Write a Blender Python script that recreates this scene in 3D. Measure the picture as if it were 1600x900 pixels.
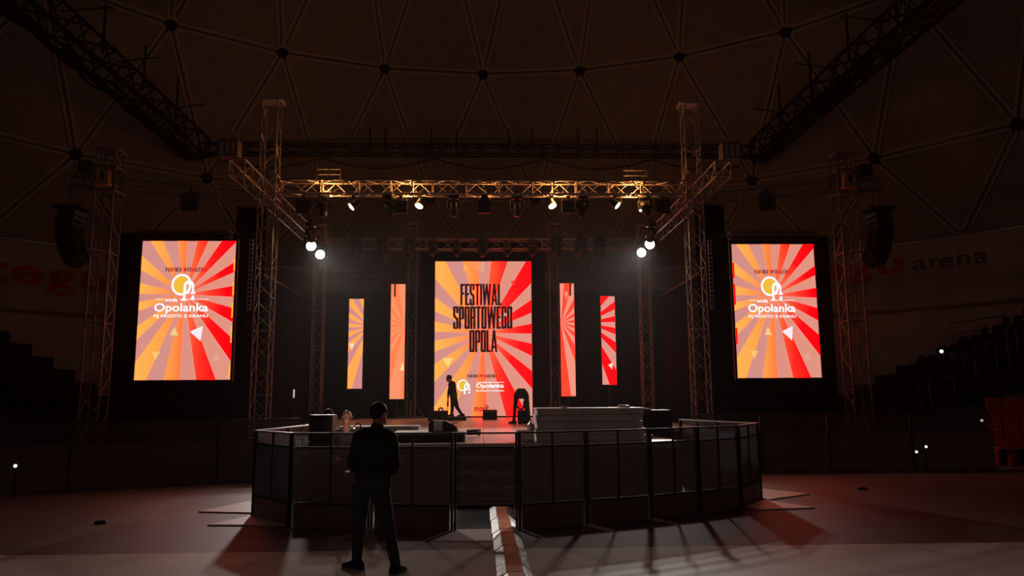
import bpy, bmesh, math, random
import numpy as np
from mathutils import Vector, Matrix, Euler

for o in list(bpy.data.objects): bpy.data.objects.remove(o)
SC = bpy.context.scene
COL = SC.collection
random.seed(7)

# ------------------------------------------------------------------ camera, world, exposure
FPX, HC = 1180.0, 1.75
_yaw, _pit, _rol = math.radians(2.2), math.radians(8.15), math.radians(0.4)
_f = Vector((math.sin(_yaw)*math.cos(_pit), math.cos(_yaw)*math.cos(_pit), math.sin(_pit)))
_r0 = Vector((math.cos(_yaw), -math.sin(_yaw), 0)); _u0 = _r0.cross(_f)
_r = _r0*math.cos(_rol) - _u0*math.sin(_rol); _u = _u0*math.cos(_rol) + _r0*math.sin(_rol)
cam = bpy.data.cameras.new('camera'); cam_o = bpy.data.objects.new('camera', cam); COL.objects.link(cam_o)
m = Matrix.Identity(4)
for i in range(3): m[i][0], m[i][1], m[i][2] = _r[i], _u[i], -_f[i]
m.translation = (0, 0, HC); cam_o.matrix_world = m
cam.sensor_width = 36; cam.lens = FPX/1600*36; cam.clip_end = 300
SC.camera = cam_o
W = bpy.data.worlds.new('world'); SC.world = W; W.use_nodes = True
W.node_tree.nodes['Background'].inputs[0].default_value = (1.0, 0.61, 0.54, 1)
W.node_tree.nodes['Background'].inputs[1].default_value = 0.0245
SC.view_settings.view_transform = 'Standard'; SC.view_settings.look = 'None'
SC.view_settings.exposure = 0.0; SC.view_settings.gamma = 1.0
HAZE, FZ_GLOW = 0.0013, 7.80
WHITE_SPOT, WARM_FILL = 1750.0, 85.0

def at(x, y, Y):
    d = _f*FPX + _r*(x-800) - _u*(y-450)
    return Vector((0, 0, HC)) + d*(Y/d.y)

# ------------------------------------------------------------------ materials
def mat(name, col, rough=.6, metal=0.0, noise=0.0, nscale=8.0, emit=None, estr=0.0, bump=0.0, spec=.5):
    M = bpy.data.materials.new(name); M.use_nodes = True
    nt = M.node_tree; b = nt.nodes['Principled BSDF']
    b.inputs['Base Color'].default_value = (*col, 1); b.inputs['Roughness'].default_value = rough
    b.inputs['Metallic'].default_value = metal; b.inputs['Specular IOR Level'].default_value = spec
    if noise or bump:
        tc = nt.nodes.new('ShaderNodeTexCoord'); n = nt.nodes.new('ShaderNodeTexNoise')
        n.inputs['Scale'].default_value = nscale; n.inputs['Detail'].default_value = 6
        nt.links.new(tc.outputs['Object'], n.inputs['Vector'])
        if noise:
            mr = nt.nodes.new('ShaderNodeMapRange'); mr.inputs['From Min'].default_value = .3; mr.inputs['From Max'].default_value = .7
            mr.inputs['To Min'].default_value = 1-noise; mr.inputs['To Max'].default_value = 1+noise
            nt.links.new(n.outputs['Fac'], mr.inputs['Value'])
            mx = nt.nodes.new('ShaderNodeVectorMath'); mx.operation = 'SCALE'; mx.inputs[0].default_value = col
            nt.links.new(mr.outputs['Result'], mx.inputs['Scale']); nt.links.new(mx.outputs[0], b.inputs['Base Color'])
        if bump:
            bp = nt.nodes.new('ShaderNodeBump'); bp.inputs['Strength'].default_value = bump; bp.inputs['Distance'].default_value = .02
            nt.links.new(n.outputs['Fac'], bp.inputs['Height']); nt.links.new(bp.outputs['Normal'], b.inputs['Normal'])
    if emit:
        b.inputs['Emission Color'].default_value = (*emit, 1); b.inputs['Emission Strength'].default_value = estr
    return M
M_ALU = mat('aluminium', (.36, .31, .29), .45, .45, .12, 20)
M_ALU2 = mat('dull_aluminium', (.17, .145, .135), .5, .4, .15, 20)
M_BLK = mat('black_metal', (.012, .012, .013), .5, .1, .2, 15)
M_RIGBLK = mat('rig_dark_steel', (.010, .009, .009), .8)
M_DRAPE = mat('black_molton_drape', (.0075, .005, .0055), .95, 0, .3, 3, bump=.2, spec=.1)
M_STAGE = mat('stage_laminate', (.66, .58, .56), .36, 0, .10, 2.5)
M_PLY = mat('plywood_edge', (.42, .36, .32), .6, 0, .2, 6)
M_PLATE = mat('pale_floor_plate', (.78, .66, .60), .5, 0, .1, 5)
M_DECK = mat('grey_deck_board', (.74, .67, .62), .5, 0, .15, 5)
M_SKIRT = mat('stage_skirt', (.035, .026, .025), .85, 0, .2, 4)
M_STEP = mat('step_board', (.10, .075, .07), .6, 0, .2, 5)
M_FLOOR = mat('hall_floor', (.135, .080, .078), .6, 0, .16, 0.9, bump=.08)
M_FLOOR2 = mat('pale_near_floor', (.68, .55, .49), .6, 0, .10, 2.0)
M_DOME = mat('dome_panel', (.34, .30, .27), .85, 0, .10, 1.2)
M_RIB = mat('dome_rib', (.46, .41, .37), .7, 0, .08, 3)
M_WALL = mat('hall_wall', (.66, .54, .50), .85, 0, .06, .6)
M_FASC = mat('fascia', (.54, .46, .43), .8, 0, .05, .7)
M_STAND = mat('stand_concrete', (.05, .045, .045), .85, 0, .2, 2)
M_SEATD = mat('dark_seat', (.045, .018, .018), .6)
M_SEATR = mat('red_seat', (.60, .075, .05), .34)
M_BOARD = mat('rink_board', (.20, .155, .15), .6, 0, .15, 2)
M_KICK = mat('kick_board', (.26, .18, .165), .6, 0, .2, 4)
M_POST = mat('barrier_post', (.045, .036, .034), .6, .1)
M_RAIL = mat('lit_tone_rail', (.55, .45, .42), .35, .5)
M_REDL = mat('red_letter', (.60, .03, .05), .6)
M_GRYL = mat('grey_letter', (.10, .09, .085), .6)
M_ORANGE = mat('orange_lid', (.70, .21, .06), .45, 0, .12, 10)
M_FOIL = mat('grey_ramp_side', (.55, .53, .51), .3, .2, .3, 14, bump=.4)
M_WHITE = mat('white_paint', (.72, .70, .68), .5, 0, .06, 6)
M_YEL = mat('ochre_motor', (.42, .24, .10), .5, .2, .2, 10)
M_SKIN = mat('skin', (.52, .28, .20), .5, 0, .05, 30)
M_HAIR = mat('dark_hair', (.012, .009, .008), .6, 0, .3, 60)
M_JACK = mat('black_jacket', (.018, .014, .014), .75, 0, .25, 25, bump=.25)
M_JEAN = mat('navy_jeans', (.034, .040, .050), .8, 0, .25, 30, bump=.2)
M_SHOE = mat('black_shoe', (.012, .012, .013), .5)
M_SOLE = mat('pale_sole', (.40, .38, .36), .6)
M_GREYC = mat('grey_cloth', (.06, .05, .05), .8, 0, .2, 20)
M_CHROME = mat('chrome', (.75, .72, .70), .18, .95)
M_CABLE = mat('black_cable', (.012, .011, .011), .5)
M_ROPE = mat('pale_rope', (.42, .36, .32), .7)
M_LENSOFF = mat('dark_lens', (.05, .04, .04), .12, .2)
M_LW = mat('white_lamp_glass', (.9, .9, .9), .3, emit=(.90, .97, 1.0), estr=14)
M_LWARM = mat('warm_lamp_glass', (.9, .8, .6), .3, emit=(1.0, .80, .40), estr=4.0)
M_LDOT = mat('small_white_glow', (.9, .9, .9), .3, emit=(.80, .90, 1.0), estr=1.2)
M_LTUBE = mat('tube_light_glass', (.9, .9, .9), .3, emit=(.95, .9, .9), estr=.5)
M_LGRN = mat('small_green_light', (.5, .9, .8), .3, emit=(.35, .9, .7), estr=1.0)

def plexi(name, tint, refl, dif=(.52, .45, .42)):
    M = bpy.data.materials.new(name); M.use_nodes = True; nt = M.node_tree
    for n in list(nt.nodes): nt.nodes.remove(n)
    out = nt.nodes.new('ShaderNodeOutputMaterial'); t = nt.nodes.new('ShaderNodeBsdfTransparent'); g = nt.nodes.new('ShaderNodeBsdfGlossy')
    d = nt.nodes.new('ShaderNodeBsdfDiffuse'); d.inputs[0].default_value = (*dif, 1)
    t.inputs[0].default_value = (*tint, 1); g.inputs['Roughness'].default_value = .22; g.inputs[0].default_value = (.8, .8, .8, 1)
    fr = nt.nodes.new('ShaderNodeFresnel'); fr.inputs[0].default_value = 1.18
    m1 = nt.nodes.new('ShaderNodeMixShader'); m2 = nt.nodes.new('ShaderNodeMixShader'); m2.inputs[0].default_value = refl
    nt.links.new(fr.outputs[0], m1.inputs[0]); nt.links.new(t.outputs[0], m1.inputs[1]); nt.links.new(g.outputs[0], m1.inputs[2])
    nt.links.new(m1.outputs[0], m2.inputs[1]); nt.links.new(d.outputs[0], m2.inputs[2]); nt.links.new(m2.outputs[0], out.inputs[0])
    return M
M_PLEX = plexi('smoked_sheet', (.60, .575, .56), .24)
M_PLEXB = plexi('bluish_sheet', (.42, .46, .48), .55, (.34, .42, .46))
M_PLEXG = plexi('clear_gate_sheet', (.66, .64, .62), .16)
M_PLEXC = plexi('clear_strip', (.93, .92, .92), .012)
M_PLEX2 = plexi('rink_glass', (.66, .64, .64), .10)

def led_mat():
    M = bpy.data.materials.new('led_picture'); M.use_nodes = True; nt = M.node_tree
    for n in list(nt.nodes): nt.nodes.remove(n)
    out = nt.nodes.new('ShaderNodeOutputMaterial'); e = nt.nodes.new('ShaderNodeEmission')
    a = nt.nodes.new('ShaderNodeAttribute'); a.attribute_name = 'picture'
    nt.links.new(a.outputs['Color'], e.inputs['Color']); e.inputs['Strength'].default_value = 1.0
    nt.links.new(e.outputs[0], out.inputs[0]); return M
M_LED = led_mat()

# ------------------------------------------------------------------ builders
def tag(o, label=None, cat=None, group=None, kind=None):
    if label: o['label'] = label
    if cat: o['category'] = cat
    if group: o['group'] = group
    if kind: o['kind'] = kind
    return o
def empty(name, loc, label=None, cat=None, group=None, rz=0):
    o = bpy.data.objects.new(name, None); COL.objects.link(o); o.location = loc; o.rotation_euler = (0, 0, rz); o.empty_display_size = .2
    return tag(o, label, cat, group)
def copy_tree(o, parent=None):
    c = o.copy(); COL.objects.link(c)
    if parent: c.parent = parent
    for ch in list(o.children): copy_tree(ch, c)
    return c

class MB:
    def __init__(s): s.bm = bmesh.new()
    def box(s, x0, x1, y0, y1, z0, z1):
        v = [s.bm.verts.new(p) for p in ((x0,y0,z0),(x1,y0,z0),(x1,y1,z0),(x0,y1,z0),(x0,y0,z1),(x1,y0,z1),(x1,y1,z1),(x0,y1,z1))]
        for f in ((0,3,2,1),(4,5,6,7),(0,1,5,4),(1,2,6,5),(2,3,7,6),(3,0,4,7)): s.bm.faces.new([v[i] for i in f])
        return v
    def cbox(s, c, sz, rot=None):
        v = s.box(-sz[0]/2, sz[0]/2, -sz[1]/2, sz[1]/2, -sz[2]/2, sz[2]/2)
        R = rot.to_matrix() if rot is not None else Matrix.Identity(3)
        for q in v: q.co = R @ q.co + Vector(c)
        return v
    def prism(s, pts, z0, z1):
        a = [s.bm.verts.new((x, y, z0)) for x, y in pts]; b = [s.bm.verts.new((x, y, z1)) for x, y in pts]
        s.bm.faces.new(a[::-1]); s.bm.faces.new(b)
        for i in range(len(pts)): j = (i+1) % len(pts); s.bm.faces.new((a[i], a[j], b[j], b[i]))
    def tube(s, pts, r, n=6, cap=True):
        pts = [Vector(p) for p in pts]; rings = []
        rr = r if isinstance(r, (list, tuple)) else [r]*len(pts)
        for i, p in enumerate(pts):
            d = (pts[min(i+1, len(pts)-1)] - pts[max(i-1, 0)]).normalized()
            a = d.cross(Vector((0, 0, 1)));  a = a if a.length > .05 else d.cross(Vector((1, 0, 0)))
            a.normalize(); b = d.cross(a)
            rings.append([s.bm.verts.new(p + (a*math.cos(2*math.pi*k/n) + b*math.sin(2*math.pi*k/n))*rr[i]) for k in range(n)])
        for A, B in zip(rings, rings[1:]):
            for k in range(n): s.bm.faces.new((A[k], A[(k+1) % n], B[(k+1) % n], B[k]))
        if cap: s.bm.faces.new(rings[0][::-1]); s.bm.faces.new(rings[-1])
    def lathe(s, prof, axis_rot=None, c=(0,0,0), n=20):
        R = axis_rot.to_matrix() if axis_rot is not None else Matrix.Identity(3); rings = []
        for r, z in prof:
            rings.append([s.bm.verts.new(R @ Vector((r*math.cos(2*math.pi*k/n), r*math.sin(2*math.pi*k/n), z)) + Vector(c)) for k in range(n)])
        for A, B in zip(rings, rings[1:]):
            for k in range(n): s.bm.faces.new((A[k], A[(k+1) % n], B[(k+1) % n], B[k]))
        s.bm.faces.new(rings[0][::-1]); s.bm.faces.new(rings[-1])
    def quad(s, *p): s.bm.faces.new([s.bm.verts.new(q) for q in p])
    def build(s, name, material, parent=None, kind=None, bevel=0, smooth=False, label=None, world=True):
        """world=True: verts are in world coordinates, taken back by the parents' locations (roots without rotation)"""
        me = bpy.data.meshes.new(name)
        bmesh.ops.recalc_face_normals(s.bm, faces=s.bm.faces)
        if bevel: bmesh.ops.bevel(s.bm, geom=s.bm.edges[:], offset=bevel, segments=1, affect='EDGES')
        if parent is not None and world:
            off = Vector(); p = parent
            while p: off += p.location; p = p.parent
            for v in s.bm.verts: v.co -= off
        s.bm.to_mesh(me); s.bm.free()
        if smooth:
            for p in me.polygons: p.use_smooth = True
        for M in (material if isinstance(material, (list, tuple)) else [material]): me.materials.append(M)
        o = bpy.data.objects.new(name, me); COL.objects.link(o); o.parent = parent
        if kind: o['kind'] = kind
        if label: o['label'] = label
        return o

_rod = {}
def rod(name, p0, p1, r, M, parent=None, origin=(0,0,0), n=6):
    """one round tube as its own object; alike tubes share mesh data"""
    key = (M.name, n)
    if key not in _rod:
        me = bpy.data.meshes.new('tube'); bm = bmesh.new()
        bmesh.ops.create_cone(bm, cap_ends=True, segments=n, radius1=1, radius2=1, depth=1); bm.to_mesh(me); bm.free()
        for p in me.polygons: p.use_smooth = len(p.vertices) == 4
        me.materials.append(M); _rod[key] = me
    p0, p1 = Vector(p0), Vector(p1); d = p1-p0
    o = bpy.data.objects.new(name, _rod[key]); COL.objects.link(o); o.parent = parent
    o.location = (p0+p1)/2 - Vector(origin); o.rotation_euler = d.to_track_quat('Z', 'Y').to_euler(); o.scale = (r, r, d.length)
    return o

def truss(name, p0, p1, size, label, cat='truss', M=M_ALU, bay=.5, r=.025, rb=.012, single=False, group=None, up=Vector((0,0,1)), frames=None):
    """square lattice truss along p0-p1 (p = axis); chords each, lacing each or joined"""
    p0, p1 = Vector(p0), Vector(p1); d = (p1-p0); L = d.length; d.normalize()
    a = d.cross(up).normalized(); b = a.cross(d).normalized(); h = size/2
    root = empty(name, p0, label, cat, group)
    cor = [(-h,-h),(h,-h),(h,h),(-h,h)]
    P = lambda t, c: p0 + d*t + a*c[0] + b*c[1]
    for c in cor: rod('chord', P(0,c), P(L,c), r, M, root, p0, 8)
    nb = max(2, round(L/bay)); lac = MB()
    for k in range(4):
        c, e = cor[k], cor[(k+1) % 4]
        for i in range(nb):
            t0, t1 = L*i/nb, L*(i+1)/nb
            q0, q1 = (P(t0,c), P(t1,e)) if i % 2 == 0 else (P(t0,e), P(t1,c))
            if single and k in (1, 3): rod('brace', q0, q1, rb, M, root, p0)
            else: lac.tube([q0, q1], rb, 5, False)
    lac.build('lacing', M, root, 'stuff', smooth=True)
    for t in (frames if frames is not None else [0, L]):
        f = MB()
        for k in range(4): f.tube([P(t,cor[k]), P(t,cor[(k+1) % 4])], r*.9, 6)
        f.build('end_frame', M, root)
    return root

def tower(name, x, y, z1, size, label, M=M_ALU, z0=0, r=.025, sleeve=None, head=.6, feet=.9, group=None, bay=.45, arms=True):
    root = empty(name, (x, y, z0), label, 'truss tower', group); h = size/2
    cor = [(-h,-h),(h,-h),(h,h),(-h,h)]
    for c in cor: rod('chord', (x+c[0], y+c[1], z0+.05), (x+c[0], y+c[1], z1), r, M, root, (x,y,z0), 8)
    nb = round((z1-z0)/bay); lac = MB()
    for k in range(4):
        c, e = cor[k], cor[(k+1) % 4]
        for i in range(nb):
            a0, a1 = z0+(z1-z0)*i/nb, z0+(z1-z0)*(i+1)/nb
            q = ((c[0], c[1], a0), (e[0], e[1], a1)) if i % 2 == 0 else ((e[0], e[1], a0), (c[0], c[1], a1))
            lac.tube([(x+p[0], y+p[1], p[2]) for p in q], .013, 5, False)
            if i % 4 == 0: lac.tube([(x+c[0], y+c[1], a0), (x+e[0], y+e[1], a0)], .016, 5, False)
    lac.build('lacing', M, root, 'stuff', smooth=True)
    b = MB(); b.box(x-h-.06, x+h+.06, y-h-.06, y+h+.06, z0, z0+.06); b.build('base_plate', M_ALU2, root, bevel=.01)
    hb = MB(); w = head/2; hb.box(x-w, x+w, y-h-.03, y+h+.03, z1, z1+.08); hb.box(x-w+.03, x+w-.03, y-.05, y+.05, z1+.08, z1+.14); hb.build('head_beam', M, root, bevel=.01)
    for sx in (-1, 1):
        s_ = MB(); s_.lathe([(.03,-.03),(.09,-.03),(.09,.03),(.03,.03)], Euler((0, math.pi/2, 0)), (x+sx*w*.8, y, z1+.02), 12); s_.build('chain_wheel', M_ALU2, root)
    if sleeve:
        a0, a1 = sleeve; s_ = MB(); q = h+.05
        for sx in (-1, 1):
            for sy in (-1, 1): s_.tube([(x+sx*q, y+sy*q, a0), (x+sx*q, y+sy*q, a1)], r, 6)
        for zz in (a0, a1):
            for A, B in (((-q,-q),(q,-q)),((q,-q),(q,q)),((q,q),(-q,q)),((-q,q),(-q,-q))): s_.tube([(x+A[0], y+A[1], zz), (x+B[0], y+B[1], zz)], r, 6)
        s_.tube([(x-q,y-q,a0),(x+q,y-q,a1)], .015, 5); s_.tube([(x+q,y-q,a0),(x-q,y-q,a1)], .015, 5)
        s_.build('sleeve_block', M, root)
    if arms:
        for ax, ay in ((1,0),(-1,0),(0,1),(0,-1)):
            o_ = MB(); o_.tube([(x+ax*h, y+ay*h, z0+.08), (x+ax*(h+feet), y+ay*(h+feet), z0+.05)], .03, 6)
            o_.tube([(x+ax*h, y+ay*h, z0+1.1*feet+.3), (x+ax*(h+feet*.92), y+ay*(h+feet*.92), z0+.08)], .022, 6)
            oo = o_.build('outrigger', M, root); o_ = MB()
            o_.lathe([(.07, 0), (.07, .015), (.02, .02), (.02, .1)], None, (x+ax*(h+feet), y+ay*(h+feet), z0), 10); o_.build('foot_pad', M_ALU2, oo)
    return root

# ------------------------------------------------------------------ THE HALL
CX, CY = 0.0, 16.2
RINGS = [(28.4, 9.0, 0), (27.0, 13.2, .5), (23.9, 19.6, 0), (17.6, 25.6, .5), (9.5, 29.4, 0)]
STEP = 13.0
def dome_pt(i, k, dr=0):
    R, z, o = RINGS[i]; a = math.radians((k+o)*STEP); R += dr; z += dr*.6
    return Vector((CX+R*math.sin(a), CY+R*math.cos(a), z))

f = MB(); f.box(-34, 34, -14, 46, -.2, 0); f.build('floor', M_FLOOR, kind='structure')
# a thin paler layer over the floor close to the lens, with a straight back edge
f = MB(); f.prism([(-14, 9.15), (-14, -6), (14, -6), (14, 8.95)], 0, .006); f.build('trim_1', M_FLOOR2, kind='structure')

wall = MB(); N = 60; A0, A1 = -118, 118
def arc_wall(mb, R0, R1, z0, z1, a0=A0, a1=A1, n=N):
    P = []
    for i in range(n+1):
        a = math.radians(a0+(a1-a0)*i/n); s, c = math.sin(a), math.cos(a)
        P.append([mb.bm.verts.new((CX+R*s, CY+R*c, z)) for R, z in ((R0,z0),(R0,z1),(R1,z1),(R1,z0))])
    for A, B in zip(P, P[1:]):
        for k in range(4): mb.bm.faces.new((A[k], A[(k+1)%4], B[(k+1)%4], B[k]))
    mb.bm.faces.new(P[0]); mb.bm.faces.new(P[-1][::-1])
arc_wall(wall, 28.5, 28.9, 0, 9.0); wall.build('wall_back', M_WALL, kind='structure')
t = MB(); arc_wall(t, 28.36, 28.5, 5.85, 9.0); t.build('trim_2', M_FASC, kind='structure')
t = MB(); arc_wall(t, 28.25, 28.5, 5.72, 5.85); t.build('trim_3', M_ALU2, kind='structure')
t = MB(); arc_wall(t, 28.2, 28.5, 2.2, 3.68, 41.0, 62, 12); t.build('trim_4', M_WHITE, kind='structure')
t = MB(); arc_wall(t, 28.2, 28.5, 2.2, 3.68, -62, -41, 12); t.build('trim_5', M_WHITE, kind='structure')

ceil = MB()
KS = range(-9, 9)
sh = {}
for i in range(len(RINGS)):
    for k in range(-9, 10): sh[i, k] = ceil.bm.verts.new(dome_pt(i, k, .35))
for i in range(len(RINGS)-1):
    for k in KS:
        if RINGS[i][2] == 0:
            tri = [((i,k),(i,k+1),(i+1,k)), ((i+1,k),(i+1,k+1),(i,k+1))]
        else:
            tri = [((i,k),(i,k+1),(i+1,k+1)), ((i+1,k),(i+1,k+1),(i,k))]
        for q in tri: ceil.bm.faces.new([sh[c] for c in q])
ceiling = ceil.build('ceiling', M_DOME, kind='structure')
def dome_panel(A, B, C):
    c = (A+B+C)/3; n = (B-A).cross(C-A).normalized(); q = [p+(c-p)*.010 for p in (A, B, C)]
    if n.dot(Vector((CX, CY, 8))-c) < 0: n = -n
    p = MB(); lo = [p.bm.verts.new(v+n*.02) for v in q]; hi = [p.bm.verts.new(v-n*.12) for v in q]
    p.bm.faces.new(lo); p.bm.faces.new(hi[::-1])
    for j in range(3): p.bm.faces.new((lo[j], lo[(j+1)%3], hi[(j+1)%3], hi[j]))
    p.build('panel', M_DOME, ceiling)
def dome_rib(A, B):
    d = (B-A).normalized(); mid = (A+B)/2; inn = (Vector((CX, CY, 6))-mid).normalized(); s = d.cross(inn).normalized(); inn = s.cross(d)
    if inn.dot(Vector((CX, CY, 6))-mid) < 0: inn = -inn
    p = MB()
    for o_, w, h in ((-.13, .07, .15), (.13, .07, .15)):
        ring = []
        for E in (A+d*.25, B-d*.25):
            ring.append([p.bm.verts.new(E+s*(o_+sx*w)+inn*hh) for sx, hh in ((-1,0),(1,0),(1,h),(-1,h))])
        for k in range(4): p.bm.faces.new((ring[0][k], ring[0][(k+1)%4], ring[1][(k+1)%4], ring[1][k]))
        p.bm.faces.new(ring[0][::-1]); p.bm.faces.new(ring[1])
    p.build('rib', M_RIB, ceiling)
done = set()
for i in range(len(RINGS)-1):
    for k in range(-8, 8):
        if RINGS[i][2] == 0: tri = [((i,k),(i,k+1),(i+1,k)), ((i+1,k),(i+1,k+1),(i,k+1))]
        else: tri = [((i,k),(i,k+1),(i+1,k+1)), ((i+1,k),(i+1,k+1),(i,k))]
        for q in tri:
            dome_panel(*[dome_pt(*c) for c in q])
            for e in range(3):
                key = tuple(sorted((q[e], q[(e+1)%3])))
                if key not in done and not (key[0][0] == 0 and key[1][0] == 0):
                    done.add(key); dome_rib(dome_pt(*key[0]), dome_pt(*key[1]))
for i in range(1, len(RINGS)-1):
    for k in range(-8, 9):
        P = dome_pt(i, k); inn = (Vector((CX, CY, 6))-P).normalized()
        p = MB(); p.lathe([(.30, 0), (.34, .08), (.30, .20), (.12, .26)], inn.to_track_quat('Z', 'Y').to_euler(), P, 8); p.build('node_plate', M_RIGBLK, ceiling)

# writing on the fascia: heavy red word and a thin grey word, twice
def text_polys(s, bold=0.0, shear=0):
    cu = bpy.data.curves.new('t', 'FONT'); cu.body = s; cu.size = 1; cu.offset = bold; cu.resolution_u = 4
    o = bpy.data.objects.new('t', cu); COL.objects.link(o)
    dg = bpy.context.evaluated_depsgraph_get(); me = bpy.data.meshes.new_from_object(o.evaluated_get(dg))
    V = [(v.co.x, v.co.y) for v in me.vertices]; F = [tuple(p.vertices) for p in me.polygons]
    bpy.data.objects.remove(o); bpy.data.curves.remove(cu); bpy.data.meshes.remove(me)
    return V, F
def wall_letter(parent, ch, az0, az1, z, xh, M, bold, ref='x'):
    V, F = text_polys(ch, bold); xs = [v[0] for v in V]; lo, hi = min(xs), max(xs)
    sc = xh/.54; p = MB(); R = 28.30; base = []
    for dR in (0, .055):
        base.append([p.bm.verts.new((CX+(R+dR)*math.sin(a), CY+(R+dR)*math.cos(a), z+y*sc)) for x, y in V for a in [math.radians(az0+(az1-az0)*(x-lo)/(hi-lo))]])
    for fc in F:
        try: p.bm.faces.new([base[0][i] for i in fc]); p.bm.faces.new([base[1][i] for i in fc][::-1])
        except ValueError: pass
    for e in [e for e in p.bm.edges if len(e.link_faces) == 1 and e.verts[0] in base[0]]:
        i, j = base[0].index(e.verts[0]), base[0].index(e.verts[1])
        try: p.bm.faces.new((base[0][i], base[0][j], base[1][j], base[1][i]))
        except ValueError: pass
    p.build('letter', M, parent)
for side, a_off, lab in ((-1, 0, 'red and grey lettering on the curved fascia behind the left line array'),
                         (1, 0, 'red and grey lettering on the curved fascia behind the right line array')):
    root = empty('wall_lettering', (CX+28.3*math.sin(math.radians(side*46)), CY+28.3*math.cos(math.radians(side*46)), 7), lab, 'wall sign')
    if side < 0:
        z, spans = 7.05, (('s',-54.4,-52.2),('t',-51.7,-49.4),('e',-49.2,-46.6),('g',-46.2,-43.7),('u',-43.3,-41.0))
        for ch, a, b in spans: wall_letter(root, ch, a, b, z, .92, M_REDL, .028)
        for ch, a, b in (('a',-40.4,-39),('r',-38.7,-37.9),('e',-37.6,-36.2),('n',-35.9,-34.6),('a',-34.3,-33)): wall_letter(root, ch, a, b, z, .58, M_GRYL, 0)
    else:
        z = 7.66
        for ch, a, b in (('s',34.2,36.2),('t',36.5,38.2),('e',38.6,40.9),('g',41.3,43.6),('u',44.1,46.5)): wall_letter(root, ch, a, b, z, .80, M_REDL, .028)
        for ch, a, b in (('a',47.3,48.6),('r',48.95,49.65),('e',49.75,51.0),('n',51.3,52.4),('a',52.7,53.9)): wall_letter(root, ch, a, b, z-.02, .58, M_GRYL, 0)

# rigging trusses hanging under the dome: one across the far side, one down each side
def hang(root, P, up=1.6):
    rod('hanger', P, P+Vector((0, 0, up)), .05, M_RIGBLK, root, root.location)
rt = truss('rigging_truss', (-14.6, 38.2, 14.5), (14.6, 38.2, 14.5), .5, 'long dark rigging truss hung across the far side of the dome', M=M_RIGBLK, bay=1.0, r=.05, rb=.03)
for x in (-5.9, -5.1, -2.7, -1.4, 1.35, 2.6, 5.0, 6.0): hang(rt, Vector((x, 38.2, 14.2)), 1.5)
for sx, w in ((-1, 'left'), (1, 'right')):
    rt = truss('rigging_truss', (sx*14.6, 38, 14.5), (sx*14.6, 17, 14.5), 1.0, 'dark rigging truss with bundled cables running overhead down the %s side of the dome' % w, M=M_RIGBLK, bay=.9, r=.055, rb=.04)
    for y in (35, 31.5, 28, 24.5, 21): hang(rt, Vector((sx*14.6, y, 14.9)), 2.0)
    for y in (34, 29, 25):
        rod('bracket', (sx*14.6, y, 15.0), (sx*13.2, y+.8, 15.6), .035, M_RIGBLK, rt, rt.location)
    cb = MB()
    for j in range(6):
        off = random.uniform(-.45, .45); pts = []
        for i in range(43):
            y = 37.8-20.5*i/42; pts.append((sx*14.6+off+.1*math.sin(i*.7+j), y, 13.95-.22*abs(math.sin(i*.55+j*1.1))))
        cb.tube(pts, .06, 5)
    cb.build('cable_bundle', M_CABLE, rt)
e = MB(); pts = [(x, 38.0, 14.0-.55*abs(math.sin((x+14)*.55))) for x in np.linspace(-13.5, 13.5, 110)]
e.tube(pts, .045, 5); tag(e.build('festoon_cable', M_CABLE), 'dark cable looped in swags under the far rigging truss', 'cable')
e = MB(); e.lathe([(.02, -.06), (.07, -.03), (.07, .03), (.02, .06)], None, at(1483, 219, 38), 10)
tag(e.build('signal_light', M_LGRN), 'tiny green signal light high on the dome at right', 'light')

# ------------------------------------------------------------------ stands at both sides
def seat_mesh(M):
    s = MB(); s.box(-.21, .21, -.20, .20, .40, .45)
    v = s.box(-.21, .21, .17, .22, .45, .82)
    for q in v[4:]: q.co.y += .08
    for sx in (-1, 1): s.box(sx*.18-.02, sx*.18+.02, -.05, .12, 0, .40)
    o = s.build('stadium_seat', M, bevel=.018); return o
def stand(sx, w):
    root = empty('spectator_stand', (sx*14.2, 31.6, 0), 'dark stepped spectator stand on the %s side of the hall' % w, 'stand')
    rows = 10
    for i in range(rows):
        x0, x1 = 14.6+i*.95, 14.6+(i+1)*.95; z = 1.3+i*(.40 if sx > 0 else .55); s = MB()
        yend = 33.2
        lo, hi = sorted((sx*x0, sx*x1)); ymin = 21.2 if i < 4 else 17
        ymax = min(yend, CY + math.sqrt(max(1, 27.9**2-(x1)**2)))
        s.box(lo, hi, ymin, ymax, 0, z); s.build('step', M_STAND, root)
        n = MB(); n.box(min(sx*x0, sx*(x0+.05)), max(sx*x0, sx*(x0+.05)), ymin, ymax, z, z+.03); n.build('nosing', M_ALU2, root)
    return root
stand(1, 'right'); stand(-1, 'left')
base_seat = None
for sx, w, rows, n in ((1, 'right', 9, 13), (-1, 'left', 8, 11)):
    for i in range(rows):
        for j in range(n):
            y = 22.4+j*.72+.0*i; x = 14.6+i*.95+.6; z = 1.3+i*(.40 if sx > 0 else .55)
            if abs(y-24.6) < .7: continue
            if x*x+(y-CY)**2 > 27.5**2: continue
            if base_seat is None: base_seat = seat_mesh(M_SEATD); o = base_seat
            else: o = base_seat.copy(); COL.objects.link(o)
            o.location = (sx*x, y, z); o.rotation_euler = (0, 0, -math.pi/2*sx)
            tag(o, 'dark maroon seat in the rows of the unlit %s stand' % w, 'seat', 'unlit seats of the %s stand' % w)
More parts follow.
